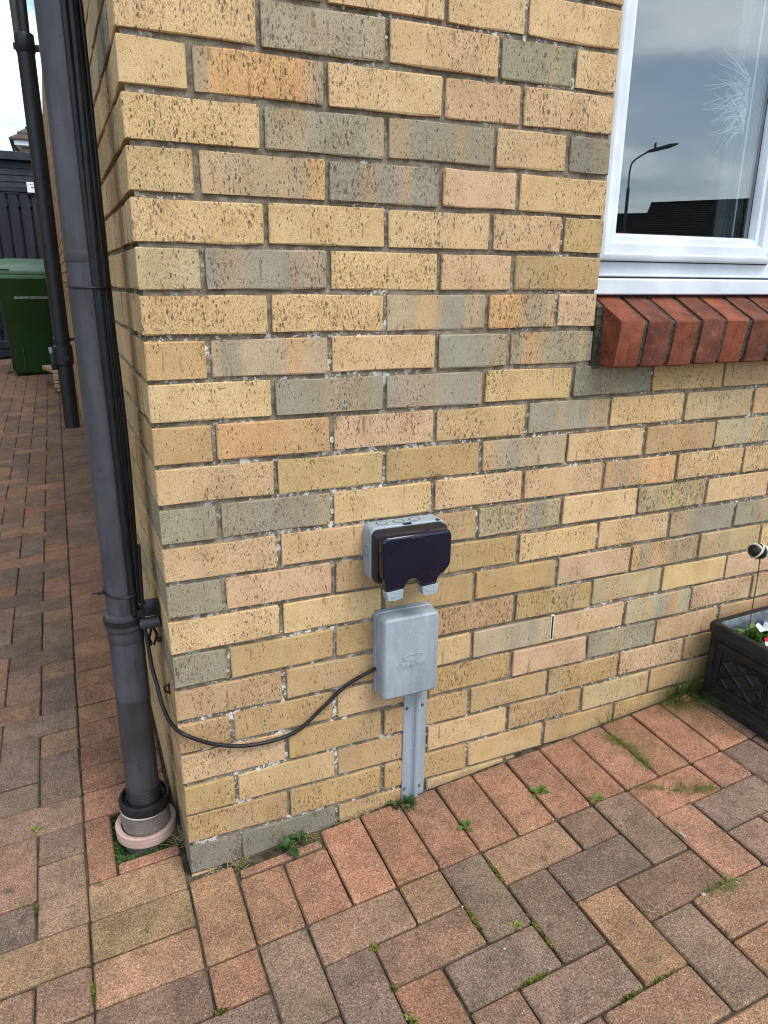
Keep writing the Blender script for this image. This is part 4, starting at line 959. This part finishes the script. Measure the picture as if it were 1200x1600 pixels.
# ------------------------------------------------------------------ far end of the drive
def bin_():
    bx_, by_ = -.405, 7.45; zb = gz(bx_, by_)
    t_ = thing('wheelie_bin', (bx_, by_, zb), 'green wheelie bin with white lettering at the far end of the drive', 'bin')
    def ring(z, w_, d, yo, r): return [(bx_ + p[0], by_ + yo + p[1], z) for p in rrect(-w_ / 2, w_ / 2, -d / 2, d / 2, r, 4)]
    L_ = [ring(zb + .01, .40, .44, 0, .04), ring(zb + .04, .43, .47, 0, .04), ring(zb + .88, .525, .64, .02, .04), ring(zb + .90, .555, .67, .02, .03), ring(zb + .955, .560, .68, .02, .03)]
    n = len(L_[0]); mb = MB(); mb.add([p for l in L_ for p in l], [(i * n + k, i * n + (k + 1) % n, (i + 1) * n + (k + 1) % n, (i + 1) * n + k) for i in range(4) for k in range(n)] + [tuple(range(n))])
    mb.prism([(-.19, .04), (-.17, .04), (-.17, .30), (-.19, .30)], lambda p: (bx_ + p[0] * .6, by_ - .235 - p[1] * .07, zb + p[1]), lambda p: (bx_ + p[0] * .6, by_ - .25 - p[1] * .075, zb + p[1]))
    part('body', mb, M['bin'], t_, 40)
    L_ = [ring(zb + .957, .585, .72, .02, .03), ring(zb + .985, .585, .72, .02, .03), ring(zb + 1.0, .565, .70, .02, .03), ring(zb + 1.005, .60, .72, .02, .03), ring(zb + 1.028, .59, .71, .02, .03), ring(zb + 1.045, .50, .62, .02, .03), ring(zb + 1.065, .44, .5, .03, .04)]
    mb = MB(); mb.add([p for l in L_ for p in l], [(i * n + k, i * n + (k + 1) % n, (i + 1) * n + (k + 1) % n, (i + 1) * n + k) for i in range(6) for k in range(n)] + [tuple(range(n)), tuple(range(6 * n, 7 * n))])
    mb.v = [(x, y, z + (max(0, y - by_ + .34) * .16 if z > zb + .99 else 0)) for x, y, z in mb.v]
    lid_ = part('lid', mb, M['bin_lid'], t_, 40)
    part('lid_handle', MB().rbox(bx_ - .23, bx_ - .13, by_ - .325, by_ - .27, zb + 1.035, zb + 1.052, .006), M['rubber'], lid_, 40)
    part('handle', MB().tube([(bx_ - .25, by_ + .40, zb + 1.05), (bx_ + .25, by_ + .40, zb + 1.05)], .016, 10).box(bx_ - .25, bx_ - .22, by_ + .3, by_ + .4, zb + 1.0, zb + 1.06).box(bx_ + .22, bx_ + .25, by_ + .3, by_ + .4, zb + 1.0, zb + 1.06), M['bin'], t_, 40)
    for s_ in (-1, 1): part('wheel', MB().lathe((bx_ + s_ * .225, by_ + .22, zb + .1), [(0, -.025), (.09, -.025), (.1, -.018), (.1, .018), (.09, .025), (0, .025)], 24, axis=Vector((1, 0, 0))), M['rubber'], t_, 40)
    link('lettering', text_mesh('GLASGOW CITY COUNCIL', .030, .001, M['lettering'], Matrix.Translation((bx_ + .045, by_ - .2955, zb + .775)) @ Matrix.Rotation(R(96), 4, 'X') @ Matrix.Scale(.92, 4, (1, 0, 0))), t_)
bin_()
# timber gate: each board its own part
gt = thing('timber_gate', (-.9, 9.0, gz(-.9, 9)), 'dark blue grey timber fence of upright boards behind the green bin', 'fence')
zg = gz(-.6, 9)
for k in range(19):
    rg = random.Random(k); xa = -2.45 + k * .128
    part('board', MB().rbox(xa, xa + .098, 9.0 + rg.uniform(-.004, .004), 9.024, zg + .12, 2.205 + rg.uniform(-.008, .008), .003, 1), M['fence'], gt, 40)
for z in (.62, 2.05): part('rail', MB().rbox(-2.45, -.02, 9.026, 9.06, z, z + .09, .004, 1), M['fence'], gt, 40)
part('top_rail', MB().rbox(-2.45, -.02, 8.985, 9.06, 2.21, 2.275, .004, 1), M['fence'], gt, 40)
part('backing', MB().box(-2.45, -.02, 9.062, 9.075, zg + .10, 2.2), M['gasket'], gt, None)
part('gravel_board', MB().rbox(-2.45, -.02, 8.985, 9.02, zg - .02, zg + .09, .004, 1), M['gasket'], gt, 40)
shd = thing('garden_shed', (-1.2, 9.4, gz(-1.2, 9.4)), 'dark shed clad in horizontal boards rising behind the timber fence', 'shed')
for k in range(6):
    z = 2.20 + k * .076; mb = MB(); mb.prism([(9.30, z), (9.288, z + .004), (9.298, z + .080), (9.315, z + .080)], lambda p: (-3.0, p[0], p[1]), lambda p: (.0, p[0], p[1])); part('cladding_board', mb, M['shed'], shd, None)
part('wall', MB().box(-2.98, -.02, 9.32, 11.3, .2, 2.66), M['shed'], shd, None)
mb = MB(); mb.rbox(-3.08, .06, 9.22, 11.4, 2.625, 2.685, .01, 1); mb.rbox(-3.08, .06, 9.215, 9.26, 2.590, 2.68, .004, 1); part('roof', mb, M['shed'], shd, 40)
nt_ = thing('paper_notice', (-.26, 8.97, 2.3), 'white paper notice pinned at the top of the dark timber fence', 'notice')
part('sheet', MB().box(-.307, -.20, 8.966, 8.969, 2.210, 2.325), M['paper'], nt_, None)
part('print', MB().box(-.262, -.215, 8.9635, 8.9655, 2.262, 2.274).box(-.28, -.235, 8.9635, 8.9655, 2.296, 2.300), M['ink'], nt_, None)
sl = thing('stacked_sleeper', (-.95, 8.8, gz(-.95, 8.8)), 'dark timber sleeper lying at the foot of the fence left of the bin', 'timber')
for k in range(2): part('baulk', MB().rbox(-1.6, -.66, 8.70, 8.88, zg + .00 + k * .10, zg + .09 + k * .10, .008, 1), M['fence'], sl, 40)
zp = gz(-.2, 6.3)
plk = [(-.262, -.05, 6.20, 6.60, .150, .190, 'topmost pale plank of the pile against the side wall', .25), (-.212, -.06, 6.08, 6.7, .100, .145, 'thick pale plank second from the top of the pile', 0), (-.218, -.07, 6.05, 6.7, .072, .092, 'thin plank in the middle of the pale pile', .02), (-.206, -.06, 6.02, 6.7, .036, .064, 'pale plank second from the bottom of the pile', -.02), (-.196, -.06, 6.0, 6.7, .004, .026, 'bottom plank of the pale pile by the side wall', 0)]
for xa, xb, ya, yb, za, zb2, lab, rot in plk:
    xa -= .03; xb -= .035
    c_ = Vector(((xa + xb) / 2, (ya + yb) / 2, 0)); solo('plank', MB().rbox(xa, xb, ya, yb, zp + za, zp + zb2, .003, 1, Matrix.Translation(c_) @ Matrix.Rotation(rot, 4, 'Z') @ Matrix.Translation(-c_)), M['timber'], lab, 'plank', 'planks piled by the side wall')
# neighbour's house beyond the fence
nh = thing('neighbour_house', (4, 27, .4), 'distant buff brick house with brown tiled hip roof above the fence', 'house')
part('wall', MB().box(-.62, 8, 26.4, 33, 0, 5.25), M['far_brick'], nh, None)
part('soffit', MB().box(-.84, 8.3, 26.02, 33.3, 5.22, 5.36), M['upvc'], nh, None)
rf = MB(); nrow = 15
for k in range(nrow):
    ins = k * .24; z = 5.36 + k * .20; a, b, c_, d_ = -.94 + ins, 8.4 - ins, 25.95 + ins, 33.4 - ins; a2, b2, c2, d2 = a + .27, b - .27, c_ + .27, d_ - .27
    rf.add([(a, c_, z), (b, c_, z), (b, d_, z), (a, d_, z), (a, c_, z + .05), (b, c_, z + .05), (b, d_, z + .05), (a, d_, z + .05), (a2, c2, z + .22), (b2, c2, z + .22), (b2, d2, z + .22), (a2, d2, z + .22)], [(r * 4 + i, r * 4 + (i + 1) % 4, r * 4 + 4 + (i + 1) % 4, r * 4 + 4 + i) for r in (0, 1) for i in range(4)] + [(0, 3, 2, 1), (8, 9, 10, 11)])
part('roof', rf, M['roof_tile'], nh, None)
part('downpipe', MB().tube([(-.86, 26.0, 5.34), (-.84, 26.05, 5.22), (-.66, 26.3, 5.0), (-.64, 26.33, .3)], .04, 8), M['pipe_black'], nh, 60)

# ------------------------------------------------------------------ across the street (seen mirrored in the window)
def lamp():
    D = 25; bx_, by_ = .98 + .652 * D, .06 - .758 * D; zb = gz(bx_, by_) - .08
    t_ = thing('street_lamp', (bx_, by_, zb), 'grey street lamp post across the road, mirrored in the window', 'street lamp')
    ux, uy = .758, .652
    part('column', MB().tube([(bx_, by_, zb), (bx_, by_, 4.2)], [.055, .05], 16), M['lamp'], t_, 60)
    part('arm', MB().tube(smoothpath([(bx_, by_, 4.1), (bx_, by_, 4.75), (bx_ + .12 * ux, by_ + .12 * uy, 5.02), (bx_ + .6 * ux, by_ + .6 * uy, 5.3)], 5), .026, 10), M['lamp'], t_, 60)
    a = Vector((bx_ + .45 * ux, by_ + .45 * uy, 5.24)); d = Vector((ux, uy, .22)).normalized()
    mb = MB(); mb.tube([a, a + d * .15, a + d * .7, a + d * .95], [.025, .055, .065, .02], 12); part('lantern', mb, M['lamp'], t_, 60)
    mb = MB(); mb.tube([a + d * .25, a + d * .25 + Vector((0, 0, .2))], .035, 10); part('photocell', mb, M['lamp'], t_, 60)
lamp()
def bungalow(c, ang, L, W, eave, ridge, lab):
    t_ = thing('bungalow', c, lab, 'house'); ca, sa = math.cos(ang), math.sin(ang)
    def T(u, v, z): return (c[0] + u * ca - v * sa, c[1] + u * sa + v * ca, z)
    mb = MB(); mb.prism([(-W / 2, c[2]), (W / 2, c[2]), (W / 2, eave), (0, ridge - .15), (-W / 2, eave)], lambda p: T(.15, p[0], p[1]), lambda p: T(L - .15, p[0], p[1])); part('wall', mb, M['render_wall'], t_, None)
    mb = MB(); n = 22; h = ridge - eave
    for s_ in (-1, 1):
        for k in range(n):
            v0, v1 = (W / 2 + .3) * (1 - k / n), (W / 2 + .3) * (1 - (k + 1) / n); z0 = eave - .1 + (h + .1) * k / n; z1 = eave - .1 + (h + .1) * (k + 1) / n
            mb.add([T(0, s_ * v0, z0), T(L, s_ * v0, z0), T(L, s_ * v0, z0 + .035), T(0, s_ * v0, z0 + .035), T(0, s_ * v1, z1), T(L, s_ * v1, z1)], [(0, 1, 2, 3), (3, 2, 5, 4), (0, 3, 4), (1, 5, 2)])
    mb.tube([T(0, 0, ridge), T(L, 0, ridge)], .07, 8); part('roof', mb, M['slate'], t_, None)
    return t_
def refl(D, ux, uy): return (.98 + ux * D, .06 + uy * D)
# ridge runs left-right as seen in the mirror image
p0 = refl(31, .667, -.745); p1 = refl(31, .80, -.60); ang = math.atan2(p1[1] - p0[1], p1[0] - p0[0])
bungalow((p0[0] + .4, p0[1], -.1), ang + R(4), 13, 7.0, 2.3, 4.28, 'dark tiled bungalow roof mirrored in the window')
p0 = refl(43, .60, -.80); p1 = refl(43, .69, -.72); ang = math.atan2(p1[1] - p0[1], p1[0] - p0[0])
bungalow((p0[0], p0[1], -.1), ang, 9, 7.0, 2.5, 4.85, 'far dark roof left of the nearer bungalow, mirrored in the window')

# unseen house block, added out of view to shade the drive
nd = thing('added_shade_house', (-4.6, 5, -.2), 'unseen buff brick house added to shade the drive', 'house')
part('wall', MB().box(-7.6, -3.1, 1.4, 12.5, -.4, 5.0), M['far_brick'], nd, None)
mb = MB(); mb.prism([(-7.9, 4.95), (-2.8, 4.95), (-5.35, 7.0)], lambda p: (p[0], 1.2, p[1]), lambda p: (p[0], 12.7, p[1])); part('roof', mb, M['roof_tile'], nd, None)
